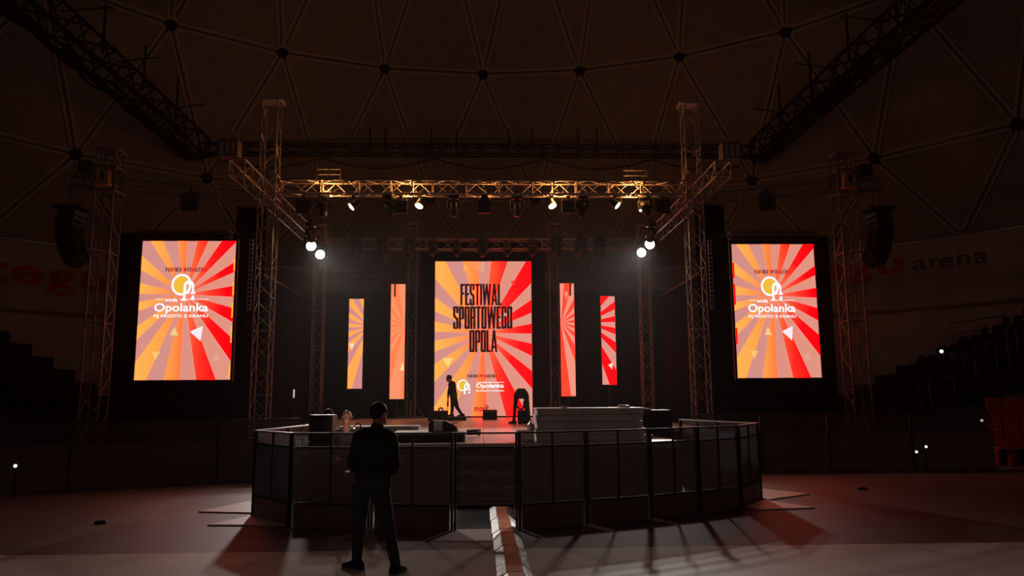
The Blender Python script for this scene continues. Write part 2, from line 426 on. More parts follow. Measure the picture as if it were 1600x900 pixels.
# nearer block of red seats catching the screen light at the right edge
rb = empty('seat_platform', (14.0, 19.0, 0), 'low stepped platform under the red seats near the right edge', 'platform')
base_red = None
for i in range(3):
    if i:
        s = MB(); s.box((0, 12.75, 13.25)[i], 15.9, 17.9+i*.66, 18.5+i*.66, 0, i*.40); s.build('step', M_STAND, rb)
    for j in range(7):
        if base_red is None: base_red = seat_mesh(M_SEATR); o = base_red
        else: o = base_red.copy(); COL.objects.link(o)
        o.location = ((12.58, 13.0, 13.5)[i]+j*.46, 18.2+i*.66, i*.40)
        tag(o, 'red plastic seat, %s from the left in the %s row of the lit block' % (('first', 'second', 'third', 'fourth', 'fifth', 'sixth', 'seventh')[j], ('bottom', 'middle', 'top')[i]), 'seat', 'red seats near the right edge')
for i, (x, y, zb) in enumerate([(1448, 645, 25), (1487, 645, 25), (1522, 640, 25), (1556, 635, 25), (1590, 620, 25)]):
    P = at(x, y, 24.6); P.z = 1.3+max(0, int((P.x-14.6)/.95))*.40; h = (.85, 1.0, 1.15, 1.3, 1.45)[i]
    r_ = MB(); r_.tube([P+Vector((-.17, 0, 0)), P+Vector((-.17, 0, h-.06)), P+Vector((-.10, 0, h)), P+Vector((.10, 0, h)), P+Vector((.17, 0, h-.06)), P+Vector((.17, 0, 0))], .022, 6)
    tag(r_.build('handrail', M_ALU), ('lowest', 'second lowest', 'middle', 'second highest', 'highest')[i]+' steel hoop handrail on the aisle of the right stand', 'handrail', 'aisle hoops of the right stand')
P0, P1 = at(1487, 505, 29.8), at(1569, 493, 29.8)
r_ = MB(); r_.tube([P0-Vector((0,0,.9)), P0, P1, P1-Vector((0,0,.7))], .03, 6); r_.tube([P0-Vector((0,0,.45)), P1-Vector((0,0,.45))], .02, 6)
tag(r_.build('guard_rail', M_ALU2), 'grey guard rail at the top of the right stand', 'railing')
for x, y, Y, s, lab in ((1471, 549, 29.5, .075, 'bright white light among the seats of the right stand'), (1432, 706, 17.0, .03, 'lower of two glowing dots standing in for reflections at the right boards'),
                        (1447, 698, 17.0, .03, 'upper of two glowing dots standing in for reflections at the right boards'), (24, 728, 14.4, .032, 'glowing dot standing in for a reflection at the boards near the left edge'), (1534, 657, 18.9, .035, 'small white light beside the lit red seats')):
    P = at(x, y, Y); root = empty('light_dot', P, lab, 'light')  # dots at the boards are reflections, built as small glowing lamps
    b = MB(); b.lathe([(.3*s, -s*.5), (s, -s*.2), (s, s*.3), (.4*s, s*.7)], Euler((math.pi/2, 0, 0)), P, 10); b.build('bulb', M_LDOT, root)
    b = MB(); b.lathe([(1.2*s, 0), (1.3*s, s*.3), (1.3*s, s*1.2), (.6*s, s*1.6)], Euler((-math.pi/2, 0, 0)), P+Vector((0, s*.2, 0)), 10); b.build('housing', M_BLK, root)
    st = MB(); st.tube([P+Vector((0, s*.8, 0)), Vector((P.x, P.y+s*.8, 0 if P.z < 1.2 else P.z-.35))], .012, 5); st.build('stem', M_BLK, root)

# ------------------------------------------------------------------ perimeter boards left and right
def board_line(pts, w):
    n = 0; words = ['first', 'second', 'third', 'fourth', 'fifth', 'sixth', 'seventh', 'eighth', 'ninth', 'tenth']
    for A, B in zip(pts, pts[1:]):
        A, B = Vector((*A, 0)), Vector((*B, 0)); d = B-A; k = max(1, round(d.length/2.0))
        for i in range(k):
            p, q = A+d*i/k, A+d*(i+1)/k; e = (q-p).normalized(); nrm = Vector((e.y, -e.x, 0)); L = (q-p).length
            root = empty('perimeter_board', p, '%s perimeter board panel counted outwards from the stage on the %s side' % (words[min(n, 9)], w), 'barrier', 'perimeter boards on the %s side' % w); n += 1
            def slab(name, a, b, z0, z1, t, M):
                mb = MB(); mb.prism([tuple((p+e*a+nrm*t)[:2]), tuple((p+e*b+nrm*t)[:2]), tuple((p+e*b-nrm*t)[:2]), tuple((p+e*a-nrm*t)[:2])], z0, z1); return mb.build(name, M, root)
            slab('board', .03, L-.03, .14, .86, .025, M_BOARD); slab('kick_strip', .02, L-.02, .0, .14, .035, M_KICK)
            slab('pane', .04, L-.04, .88, 1.28, .006, M_PLEX2); slab('ledge', .02, L-.02, .855, .885, .035, M_POST)
            slab('post', -.025, .025, 0, 1.30, .03, M_POST); slab('top_rail', .03, L-.03, 1.275, 1.30, .012, M_POST)
board_line([(-4.1, 17.25), (-5.7, 16.75), (-8.2, 15.6), (-10.4, 14.5), (-13.0, 13.2), (-16.2, 11.8)], 'left')
board_line([(4.9, 17.75), (8.05, 17.65), (11.9, 17.5)], 'right')

# ------------------------------------------------------------------ STAGE
SZ = 0.9
st = empty('stage', (0, 22, 0), 'wide low stage with pale laminate deck under the truss roof', 'stage')
def deck(x0, x1, y0, y1):
    d = MB(); d.box(x0+.004, x1-.004, y0+.004, y1-.004, SZ-.10, SZ); d.build('deck_panel', M_STAGE, st)
for j in range(6):
    for i in range(4): deck(-3.65+i*1.825, -3.65+(i+1)*1.825, 14.05+j*1.0, 15.05+j*1.0)
for j in range(12):
    for i in range(6): deck(-5.9+i*11.8/6, -5.9+(i+1)*11.8/6, 20.05+j*.95, 21.0+j*.95)
for i in range(4):
    if i in (1, 2): pass
    s = MB(); s.box(-3.65+i*1.825+.01, -3.65+(i+1)*1.825-.01, 14.07, 14.10, .02, SZ-.10); s.build('skirt_panel', M_SKIRT, st)
for sx in (-1, 1):
    for j in range(3):
        s = MB(); s.box(sx*3.63-.015, sx*3.63+.015, 14.1+j*2, 16.08+j*2, .02, SZ-.10); s.build('skirt_panel', M_SKIRT, st)
    s = MB(); lo, hi = sorted((sx*3.66, sx*5.88)); s.box(lo, hi, 20.07, 20.10, .02, SZ-.10); s.build('skirt_panel', M_SKIRT, st)
for x in (-3.5, -1.825, 0, 1.825, 3.5):
    for y in (14.4, 17, 19.8): rod('leg', (x, y, 0), (x, y, SZ-.1), .03, M_ALU2, st, (0, 22, 0))
for x in (-5.7, -2, 2, 5.7):
    for y in (20.6, 24, 27.6, 31): rod('leg', (x, y, 0), (x, y, SZ-.1), .03, M_ALU2, st, (0, 22, 0))
ss = empty('stage_steps', (.02, 13.5, 0), 'dark wooden steps leading up to the stage front behind the gate panel', 'steps')
for i, (y, z) in enumerate(((13.72, .68), (13.36, .46), (13.0, .24))):
    t = MB(); t.box(-.55, .60, y, y+.36, z-.04, z); t.build('tread', M_PLY, ss, bevel=.006)
    t = MB(); t.box(-.55, .60, y+.02, y+.05, z-.22, z-.04); t.build('riser', M_STEP, ss)
for x in (-.58, .60):
    t = MB(); v = t.box(x, x+.04, 12.98, 14.04, 0, .14)
    for q in v:
        if q.co.y > 14 and q.co.z > .1: q.co.z = .78
    t.build('stringer', M_STEP, ss)

# stacked deck boards on the stage, right of the steps
names = ['bottom', 'second from the bottom', 'middle', 'second from the top', 'top']
for k in range(5):
    z0 = SZ+k*.125; dx = (.07, .045, .0, -.01, .02)[k]; x0, x1 = 1.0-.02*(k % 2), 3.02+dx; y0 = 14.35+.02*(k % 3); y1 = y0+1.0
    r_ = empty('spare_deck_board', ((x0+x1)/2, (y0+y1)/2, z0), '%s grey deck board in the stack on the right front of the stage' % names[k].replace('second from the bottom', 'second lowest').replace('second from the top', 'second highest'), 'deck board', 'stacked deck boards on the stage')
    b = MB(); b.box(x0, x1, y0, y1, z0+.085, z0+.118); b.build('top_sheet', M_DECK, r_, bevel=.004)
    b = MB()
    for (a, c, d, e_) in ((x0+.01, x1-.01, y0+.01, y0+.05), (x0+.01, x1-.01, y1-.05, y1-.01), (x0+.01, x0+.05, y0+.05, y1-.05), (x1-.05, x1-.01, y0+.05, y1-.05)): b.box(a, c, d, e_, z0, z0+.085)
    b.build('edge_frame', M_DECK, r_)
top_z = SZ+5*.125-.007
def bundle(name, P, sz, M, lab, cat, seed=1):
    bm = bmesh.new(); bmesh.ops.create_icosphere(bm, subdivisions=3, radius=1); rs = random.Random(seed)
    ph = [rs.uniform(0, 6) for _ in range(6)]
    for v in bm.verts:
        k = 1+.16*math.sin(5*v.co.x+ph[0])*math.cos(4*v.co.y+ph[1])+.10*math.sin(9*v.co.z+ph[2]+3*v.co.x)
        v.co = Vector((v.co.x*k*sz[0], v.co.y*k*sz[1], max(-.55, v.co.z*k)*sz[2]+.55*sz[2]))
    s = MB(); s.bm.free(); s.bm = bm; o = s.build(name, M, smooth=True); o.location = P; return tag(o, lab, cat)
bundle('folded_cloth', (2.72, 14.75, top_z), (.12, .16, .035), M_SKIN, 'small folded brownish cloth lying on top of the deck board stack', 'cloth', 3)
bundle('work_glove', (1.55, 14.6, top_z), (.07, .05, .02), M_ROPE, 'pale work glove lying on the left half of the deck board stack', 'glove', 5)
# wrapped bright bundles at the left end of the stack
def strap_crate():
    r_ = empty('slatted_crate', (.78, 14.5, SZ), 'pale slatted crate on the stage left of the deck board stack', 'crate')
    for i in range(3):
        b = MB(); b.box(.62, .95, 14.35, 14.37, SZ+.02+i*.065, SZ+.075+i*.065); b.build('slat', M_WHITE, r_, bevel=.004)
        b = MB(); b.box(.62, .95, 14.75, 14.77, SZ+.02+i*.065, SZ+.075+i*.065); b.build('slat', M_WHITE, r_, bevel=.004)
    for x in (.62, .93):
        b = MB(); b.box(x, x+.02, 14.37, 14.75, SZ, SZ+.2); b.build('end_board', M_WHITE, r_)
    b = MB(); b.box(.62, .95, 14.37, 14.75, SZ, SZ+.02); b.build('base', M_PLY, r_)
strap_crate()
bundle('crumpled_foil', (.90, 14.45, SZ+.20), (.07, .08, .11), M_CHROME, 'crumpled shiny foil on the pale crate beside the deck boards', 'foil', 9)
b_ = empty('equipment_case', (3.3, 16.2, SZ), 'black equipment case behind the right end of the deck board stack', 'case')
b = MB(); b.box(3.05, 3.95, 15.9, 16.5, SZ+.06, SZ+.42); b.build('body', M_BLK, b_, bevel=.015)
b = MB(); b.box(3.05, 3.95, 15.9, 16.5, SZ+.43, SZ+.54); b.build('lid', M_BLK, b_, bevel=.015)
for x in (3.12, 3.88):
    for y in (15.97, 16.43):
        b = MB(); b.lathe([(.03, 0), (.035, .03), (.03, .06)], None, (x, y, SZ), 8); b.build('caster', M_BLK, b_)
bundle('folded_cloth', (3.4, 16.1, SZ+.54), (.17, .14, .03), M_ROPE, 'flat pale cloth lying on the black case behind the stack', 'cloth', 4)
# left front of the stage: a deck panel with white end, plank stack, wedge with label
r_ = empty('spare_deck_board', (-.6, 15.2, SZ), 'single deck board with white end lying flat at the stage front', 'deck board')
b = MB(); b.box(-1.75, -.35, 14.55, 15.9, SZ+.14, SZ+.17); b.build('top_sheet', M_WHITE, r_)
b = MB(); b.box(-1.75, -.36, 14.57, 15.88, SZ, SZ+.14); b.build('edge_frame', M_SKIRT, r_)
b = MB(); b.box(-.36, -.34, 14.56, 15.89, SZ, SZ+.14); b.build('end_panel', M_WHITE, r_, label='white end panel')
r_ = empty('plank_pile', (-2.0, 16.2, SZ), 'brown plank lying at the left front of the stage by the standing man', 'plank')
b = MB(); b.box(-3.0, -1.35, 16.0, 16.6, SZ+.11, SZ+.25); b.build('board', M_PLY, r_, bevel=.006)
for x in (-2.9, -1.5):
    b = MB(); b.box(x, x+.1, 16.0, 16.6, SZ, SZ+.11); b.build('batten', M_STEP, r_)
r_ = empty('monitor_wedge', (-.85, 15.3, SZ+.17), 'black stage wedge with a white label panel lying on the deck board', 'speaker')
b = MB(); pr = [(0, 0), (.42, 0), (.40, .12), (.25, .24), (.05, .26), (0, .2)]
va = [b.bm.verts.new((-1.07+p[0]*1.35, 15.0, SZ+.17+p[1]*.85)) for p in pr]; vb = [b.bm.verts.new((-1.07+p[0]*1.35, 15.5, SZ+.17+p[1]*.85)) for p in pr]
b.bm.faces.new(va); b.bm.faces.new(vb[::-1])
for i in range(6): j = (i+1) % 6; b.bm.faces.new((va[i], vb[i], vb[j], va[j]))
b.build('cabinet', M_BLK, r_)
b = MB(); b.box(-.97, -.80, 14.985, 14.998, SZ+.19, SZ+.38); b.build('label_panel', M_WHITE, r_, label='white label panel')
b = MB(); b.box(-.62, -.52, 15.1, 15.4, SZ+.33, SZ+.345); b.build('handle', M_BLK, r_)
cb = MB(); pts = []
for i in range(70):
    a = i*.55; rr = .13+.025*math.sin(i*1.3); pts.append((-.25+rr*1.3*math.cos(a), 16.3+rr*math.sin(a), SZ+.03+.05*abs(math.sin(i*.21))+.001*i))
cb.tube(pts, .018, 6); tag(cb.build('coiled_cable', M_CABLE, smooth=True), 'black cable coil lying on the stage in front of the central LED wall', 'cable')
r_ = empty('monitor_wedge', (.22, 28.3, SZ), 'black floor monitor in front of the middle of the central LED wall', 'speaker')
b = MB(); v = b.box(-.03, .50, 28.0, 28.45, SZ, SZ+.36)
for q in v:
    if q.co.y < 28.1 and q.co.z > SZ+.2: q.co.y = 28.2
b.build('cabinet', M_BLK, r_, bevel=.01)
b = MB(); b.quad((0, 27.995, SZ+.04), (.47, 27.995, SZ+.04), (.47, 28.19, SZ+.33), (0, 28.19, SZ+.33)); b.build('grille', M_DRAPE, r_)
r_ = empty('low_riser', (-1.0, 27.6, SZ), 'low black riser under the walking man', 'riser')
b = MB(); b.box(-1.75, -.62, 27.3, 27.95, SZ, SZ+.12); b.build('top', M_SKIRT, r_, bevel=.01)
b = MB(); b.box(-1.95, -1.25, 26.9, 27.2, SZ, SZ+.36)
tag(b.build('dark_flight_box', M_BLK, bevel=.015), 'dark box at the lower left corner of the central LED wall', 'box')

# ------------------------------------------------------------------ TRUSS ROOF
TX, YF, YR, TZ = 6.35, 22.0, 29.9, 7.91
for sx, w in ((-1, 'left'), (1, 'right')):
    tower('truss_tower', sx*TX, YF, 10.55, .46, 'tall front %s truss tower of the stage roof' % w, sleeve=(7.55, 8.25), head=.72, feet=.5)
    tower('truss_tower', sx*(TX+.15), YR, 8.5, .40, 'rear %s truss tower of the stage roof' % w, sleeve=(7.6, 8.2), head=.6, feet=.5)
    truss('side_truss', (sx*6.62, 19.9, TZ), (sx*6.62, 29.6, TZ-.05), .42, '%s side truss of the stage roof running from front tower to rear tower' % w, single=True)
    truss('side_truss', (sx*10.0, 20.2, 7.55), (sx*6.9, 21.75, 7.62), .32, 'slim truss bridging the %s outer tower and the front roof tower' % w, M=M_ALU2, bay=.4)
    truss('side_truss', (sx*10.3, 19.95, 7.5), (sx*11.0, 19.9, 7.5), .32, 'short truss stub outside the %s outer tower carrying the line array' % w, M=M_ALU2, bay=.35)
    tower('truss_tower', sx*10.0, 20.0, 8.3, .48, '%s outer truss tower beside the side LED wall' % w, M=M_ALU2, sleeve=(7.2, 7.85), head=.62, feet=.8)
    tower('truss_tower', sx*2.93, 31.0, 8.82, .34, 'slim truss tower on the %s flank of the central LED wall' % w, M=M_ALU2, z0=.9, head=.55, feet=.34, arms=True)
    # hoists: ochre block on the outer tower, dark drum beside it, pale box on the side truss end
    P = Vector((sx*9.97, 19.66, 7.42)); r_ = empty('chain_hoist', P, 'ochre chain hoist on the head of the %s outer tower' % w, 'hoist')
    b = MB(); b.box(P.x-.17, P.x+.17, P.y-.12, P.y+.05, P.z-.05, P.z+.28); b.box(P.x-.2, P.x+.2, P.y-.14, P.y+.06, P.z-.14, P.z-.05); b.build('motor_body', M_YEL, r_, bevel=.015)
    b = MB(); b.box(P.x-.06, P.x+.06, P.y-.125, P.y-.121, P.z+.02, P.z+.22); b.build('cover_plate', M_BLK, r_)
    P = Vector((sx*10.55, 19.9, 7.85)); b = MB(); b.lathe([(.12, -.16), (.2, -.14), (.22, 0), (.2, .14), (.12, .16)], Euler((math.pi/2, 0, 0)), P, 16); b.box(P.x-.1, P.x+.1, P.y-.1, P.y+.1, 7.66, P.z-.1)
    tag(b.build('cable_drum', M_BLK), 'round dark cable drum on top of the %s outer tower truss' % w, 'cable drum')
    P = Vector((sx*6.82, 19.75, 8.25)); r_ = empty('hoist_box', P, 'pale hoist box on the forward end of the %s side truss' % w, 'hoist')
    b = MB(); b.box(P.x-.26, P.x+.26, P.y-.05, P.y+.35, P.z-.12, P.z+.38); b.build('housing', M_STEP, r_, bevel=.02)
    for q in (-.15, 0, .15):
        b = MB(); b.box(P.x+q-.04, P.x+q+.04, P.y-.06, P.y-.045, P.z-.05, P.z+.30); b.build('rib', M_ALU, r_)
    b = MB(); b.tube([(P.x, P.y+.15, P.z+.38), (P.x, P.y+.15, P.z+.62)], .03, 6); b.build('hook', M_ALU2, r_)

FZ = TZ
ft = truss('front_truss', (-6.1, YF, FZ), (6.1, YF, FZ), .40, 'front truss of the stage roof with warm lit sections', single=True, bay=.42, r=.026, rb=.014, frames=[.1, 1.3, 2.4, 3.35, 4.0, 4.6, 5.6, 6.6, 7.6, 8.2, 8.9, 9.9, 10.9, 12.1])
for x, w in ((-4.6, 'left'), (4.6, 'right')):
    r_ = empty('lifting_frame', (x, YF, FZ+.2), 'small lifting frame standing on the %s part of the front truss' % w, 'frame')
    b = MB(); b.tube([(x-.35, YF, FZ+.22), (x-.35, YF, FZ+.58), (x+.35, YF, FZ+.58), (x+.35, YF, FZ+.22)], .02, 6); b.build('hoop', M_ALU2, r_)
    b = MB(); b.tube([(x-.35, YF, FZ+.42), (x+.35, YF, FZ+.42)], .014, 6); b.build('crossbar', M_ALU2, r_)
pts = []
for x in np.linspace(-5.9, 5.9, 160):
    pts.append((x, YF-.22, FZ+.14+.08*abs(math.sin((x+.2)*1.55))))
cb = MB(); cb.tube(pts, .017, 6); tag(cb.build('power_cable', M_CABLE, smooth=True), 'black power cable looped along the top of the front truss', 'cable')
pts = [(x, YF-.21, FZ-.20-.05*abs(math.sin(x*1.3+.5))) for x in np.linspace(-5.8, 5.8, 140)]
cb = MB(); cb.tube(pts, .016, 6); tag(cb.build('power_cable', M_ROPE, smooth=True), 'pale cable lying along the bottom of the front truss', 'cable')
bt = truss('rear_truss', (-6.2, 30.2, 7.86), (6.2, 30.2, 7.86), .40, 'rear truss of the stage roof above the central LED wall', M=M_ALU, bay=.5, frames=[0, 3, 3.9, 5.2, 6.2, 7.2, 8.6, 9.4, 12.4])
for sx, w in ((-1, 'left'), (1, 'right')):
    r_ = empty('hanging_bar', (sx*4.6, 30.6, 6.75), 'thin black bar hung on rods behind the LED strips on the %s' % w, 'bar')
    rod('bar', (sx*3.2, 30.6, 6.75), (sx*6.2, 30.6, 6.75), .03, M_BLK, r_, r_.location); rod('bar', (sx*3.2, 30.6, 6.55), (sx*6.2, 30.6, 6.55), .03, M_BLK, r_, r_.location)
    for x in (3.4, 4.3, 5.2, 6.1): rod('hanger', (sx*x, 30.6, 6.55), (sx*x, 30.6, 7.66), .018, M_BLK, r_, r_.location)
    # rope ladder on the outer drape beside the front tower
    r_ = empty('rope_ladder', (sx*6.66, 21.66, 5), 'pale wire ladder hanging beside the front %s tower' % w, 'ladder')
    for q in (-.05, .05): rod('rope', (sx*6.68+q, 21.66, 4.2), (sx*6.68+q, 21.66, 6.3), .008, M_ROPE, r_, r_.location)
    for k in range(17): rod('rung', (sx*6.68-.06, 21.66, 4.25+k*.125), (sx*6.68+.06, 21.66, 4.25+k*.125), .016, M_ROPE, r_, r_.location)
r_ = empty('cable_connector', at(574, 455, 30.3), 'small multi-way connector hanging over the left LED strips', 'connector')
P = at(574, 448, 30.3); b = MB(); b.box(P.x-.06, P.x+.06, P.y-.05, P.y+.05, P.z-.45, P.z+.2); b.build('body', M_BLK, r_)
rod('cable', P+Vector((0, 0, .2)), Vector((P.x, P.y, 6.5)), .012, M_CABLE, r_, r_.location)
for k in range(3):
    b = MB(); b.lathe([(.03, 0), (.02, .02)], Euler((math.pi/2, 0, 0)), P+Vector((0, -.05, .1-.2*k)), 8); b.build('socket', M_CHROME, r_)

# ------------------------------------------------------------------ DRAPES (pleated)
def drape(x0, x1, y, z0, z1, label, amp=.05, rail=True, depth=.0):
    root = empty('black_drape', ((x0+x1)/2, y, z0), label, 'drape'); d = MB(); n = max(6, int((x1-x0)/.12)); prev = None
    for i in range(n+1):
        x = x0+(x1-x0)*i/n; yy = y+amp*math.sin(i*1.7)
        cur = [d.bm.verts.new((x, yy+o, z)) for o in (0, .03) for z in (z0, z1)]
        if prev:
            a, b, c, e = prev; A, B, C, E = cur
            for q in ((a,A,B,b), (c,e,E,C), (b,B,E,e), (a,c,C,A)): d.bm.faces.new(q)
        prev = cur
    d.build('cloth', M_DRAPE, root, smooth=True)
    if rail: rod('rail', (x0, y+.015, z1+.03), (x1, y+.015, z1+.03), .03, M_ALU2, root, root.location)
    return root
drape(-10.3, -6.95, 21.35, .02, 6.36, 'black drape hung behind the left side LED wall')
drape(6.95, 10.1, 21.35, .02, 6.30, 'black drape hung behind the right side LED wall')
drape(-7.5, -6.60, 22.75, .02, 7.5, 'tall narrow black drape beside the front left tower')
drape(6.60, 7.5, 22.75, .02, 7.6, 'tall narrow black drape beside the front right tower')
drape(-9.4, -2.75, 32.9, .02, 6.25, 'wide black backdrop behind the left LED strips')
drape(2.75, 9.4, 32.9, .02, 6.30, 'wide black backdrop behind the right LED strips')
drape(-2.7, 2.7, 32.3, .92, 8.5, 'black backdrop behind the central LED wall')
for sx, w in ((-1, 'left'), (1, 'right')):
    root = empty('black_drape', (sx*6.95, 26, 0), 'black wing drape closing the %s side of the stage' % w, 'drape'); d = MB(); prev = None
    for i in range(61):
        y = 23.2+i*.11; x = sx*7.0+.05*math.sin(i*1.7)
        cur = [d.bm.verts.new((x+o, y, z)) for o in (0, .03) for z in (.02, 5.6)]
        if prev:
            a, b, c, e = prev; A, B, C, E = cur
            for q in ((a,A,B,b), (c,e,E,C), (b,B,E,e), (a,c,C,A)): d.bm.faces.new(q)
        prev = cur
    d.build('cloth', M_DRAPE, root, smooth=True); rod('rail', (sx*7.0, 23.2, 5.63), (sx*7.0, 29.8, 5.63), .03, M_ALU2, root, root.location)
    sb = truss('screen_bar', (sx*9.55, 20.95, 6.25), (sx*7.05, 20.95, 6.25), .22, 'short truss bar over the %s side LED wall' % w, M=M_ALU2, bay=.3, r=.018, rb=.01)

# ------------------------------------------------------------------ LED WALLS
def lin(c): return tuple(((v/255)/12.92 if v/255 <= .04045 else ((v/255+.055)/1.055)**2.4) for v in c)
RBOOST = 4.5
def sat(c):       # a saturated LED primary runs far past the picture's white
    l = list(lin(c))
    if c[0] >= 250: l[0] = RBOOST
    return tuple(l)
class Pic:
    """flat picture on an LED face: local x right, z up, y toward the back; layers step forward"""
    def __init__(s): s.V = []; s.F = []; s.C = []
    def poly(s, pts, cols, layer=0):
        i = len(s.V); n = len(pts); y = -.002*layer
        s.V += [(p[0], y, p[1]) for p in pts]; s.F.append(tuple(range(i, i+n)))
        s.C += [cols]*n if isinstance(cols[0], (float, int)) else list(cols)
    def build(s, name, parent):
        me = bpy.data.meshes.new(name); me.from_pydata(s.V, [], s.F)
        at_ = me.color_attributes.new('picture', 'FLOAT_COLOR', 'POINT')
        for k, c in enumerate(s.C): at_.data[k].color = (*c, 1)
        me.materials.append(M_LED); o = bpy.data.objects.new(name, me); COL.objects.link(o); o.parent = parent; return o
def mixc(a, b, t): return tuple(x+(y-x)*max(0, min(1, t)) for x, y in zip(a, b))
def rays(pic, w, h, c, bounds, first_ray, cols_ray, cols_pale, glow_r, glow):
    """cols: list of (u, rgb) along the width; rays fan out from c"""
    def ramp(tbl, u):
        for (a, ca), (b, cb) in zip(tbl, tbl[1:]):
            if u <= b: return mixc(ca, cb, (u-a)/(b-a))
        return tbl[-1][1]
    def hit(a):
        dx, dz = math.sin(a), math.cos(a); best = 1e9
        for lim, dd, cc in ((0, dx, c[0]), (w, dx, c[0]), (0, dz, c[1]), (h, dz, c[1])):
            if abs(dd) > 1e-9:
                t = (lim-cc)/dd
                if t > 1e-6:
                    x, z = c[0]+dx*t, c[1]+dz*t
                    if -1e-4 <= x <= w+1e-4 and -1e-4 <= z <= h+1e-4: best = min(best, t)
        return best
    inside = 0 <= c[0] <= w and 0 <= c[1] <= h
    nb = len(bounds)
    for i in range(nb):
        a0 = bounds[i]; a1 = bounds[(i+1) % nb] + (360 if i == nb-1 else 0)
        isray = (i % 2 == 0) == first_ray; tbl = cols_ray if isray else cols_pale
        n = 5
        # clip the wedge polygon against the rectangle (Sutherland-Hodgman)
        far = 60
        poly = [tuple(c)] + [(c[0]+far*math.sin(math.radians(a0+(a1-a0)*k/2)), c[1]+far*math.cos(math.radians(a0+(a1-a0)*k/2))) for k in range(3)]
        for axis, lim, sgn in ((0, 0, 1), (0, w, -1), (1, 0, 1), (1, h, -1)):
            out = []
            for k in range(len(poly)):
                p, q = poly[k], poly[(k+1) % len(poly)]; dp, dq = (p[axis]-lim)*sgn, (q[axis]-lim)*sgn
                if dp >= 0: out.append(p)
                if (dp >= 0) != (dq >= 0):
                    t = dp/(dp-dq); out.append((p[0]+(q[0]-p[0])*t, p[1]+(q[1]-p[1])*t))
            poly = out
            if not poly: break
        if len(poly) < 3: continue
        # slice by radius so the colour can change along the ray
        cuts = [0, .18, .4, .7, 1.1, 1.6, 2.3, 3.2, 60]
        for r0, r1 in zip(cuts, cuts[1:]):
            am = math.radians((a0+a1)/2); d = (math.sin(am), math.cos(am)); pp = poly
            for lim, sgn in ((r0, 1), (r1, -1)):
                out = []
                for k in range(len(pp)):
                    p, q = pp[k], pp[(k+1) % len(pp)]
                    dp = ((p[0]-c[0])*d[0]+(p[1]-c[1])*d[1]-lim)*sgn; dq = ((q[0]-c[0])*d[0]+(q[1]-c[1])*d[1]-lim)*sgn
                    if dp >= 0: out.append(p)
                    if (dp >= 0) != (dq >= 0):
                        t = dp/(dp-dq); out.append((p[0]+(q[0]-p[0])*t, p[1]+(q[1]-p[1])*t))
                pp = out
                if len(pp) < 3: break
            if len(pp) < 3: continue
            cs = []
            for p in pp:
                rr = math.hypot(p[0]-c[0], p[1]-c[1]); k = max(0, 1-rr/glow_r)
                cs.append(mixc(ramp(tbl, p[0]/w), glow[0 if isray else 1], k*.85))
            pic.poly(pp, cs, 0)
def put_text(pic, s, x0, x1, z0, h, col, layer, bold=.01, ref='X'):
    V, F = text_polys(s, bold); xs = [v[0] for v in V]; ys = [v[1] for v in V]
    cap = .73 if ref == 'X' else max(ys)
    P = [(x0+(x-min(xs))/(max(xs)-min(xs))*(x1-x0), z0+y/cap*h) for x, y in V]
    for fc in F: pic.poly([P[i] for i in fc], col, layer)
S_, B_ = .44, .10
def R_(x0, y0, x1, y1): return [(x0, y0), (x1, y0), (x1, y1), (x0, y1)]
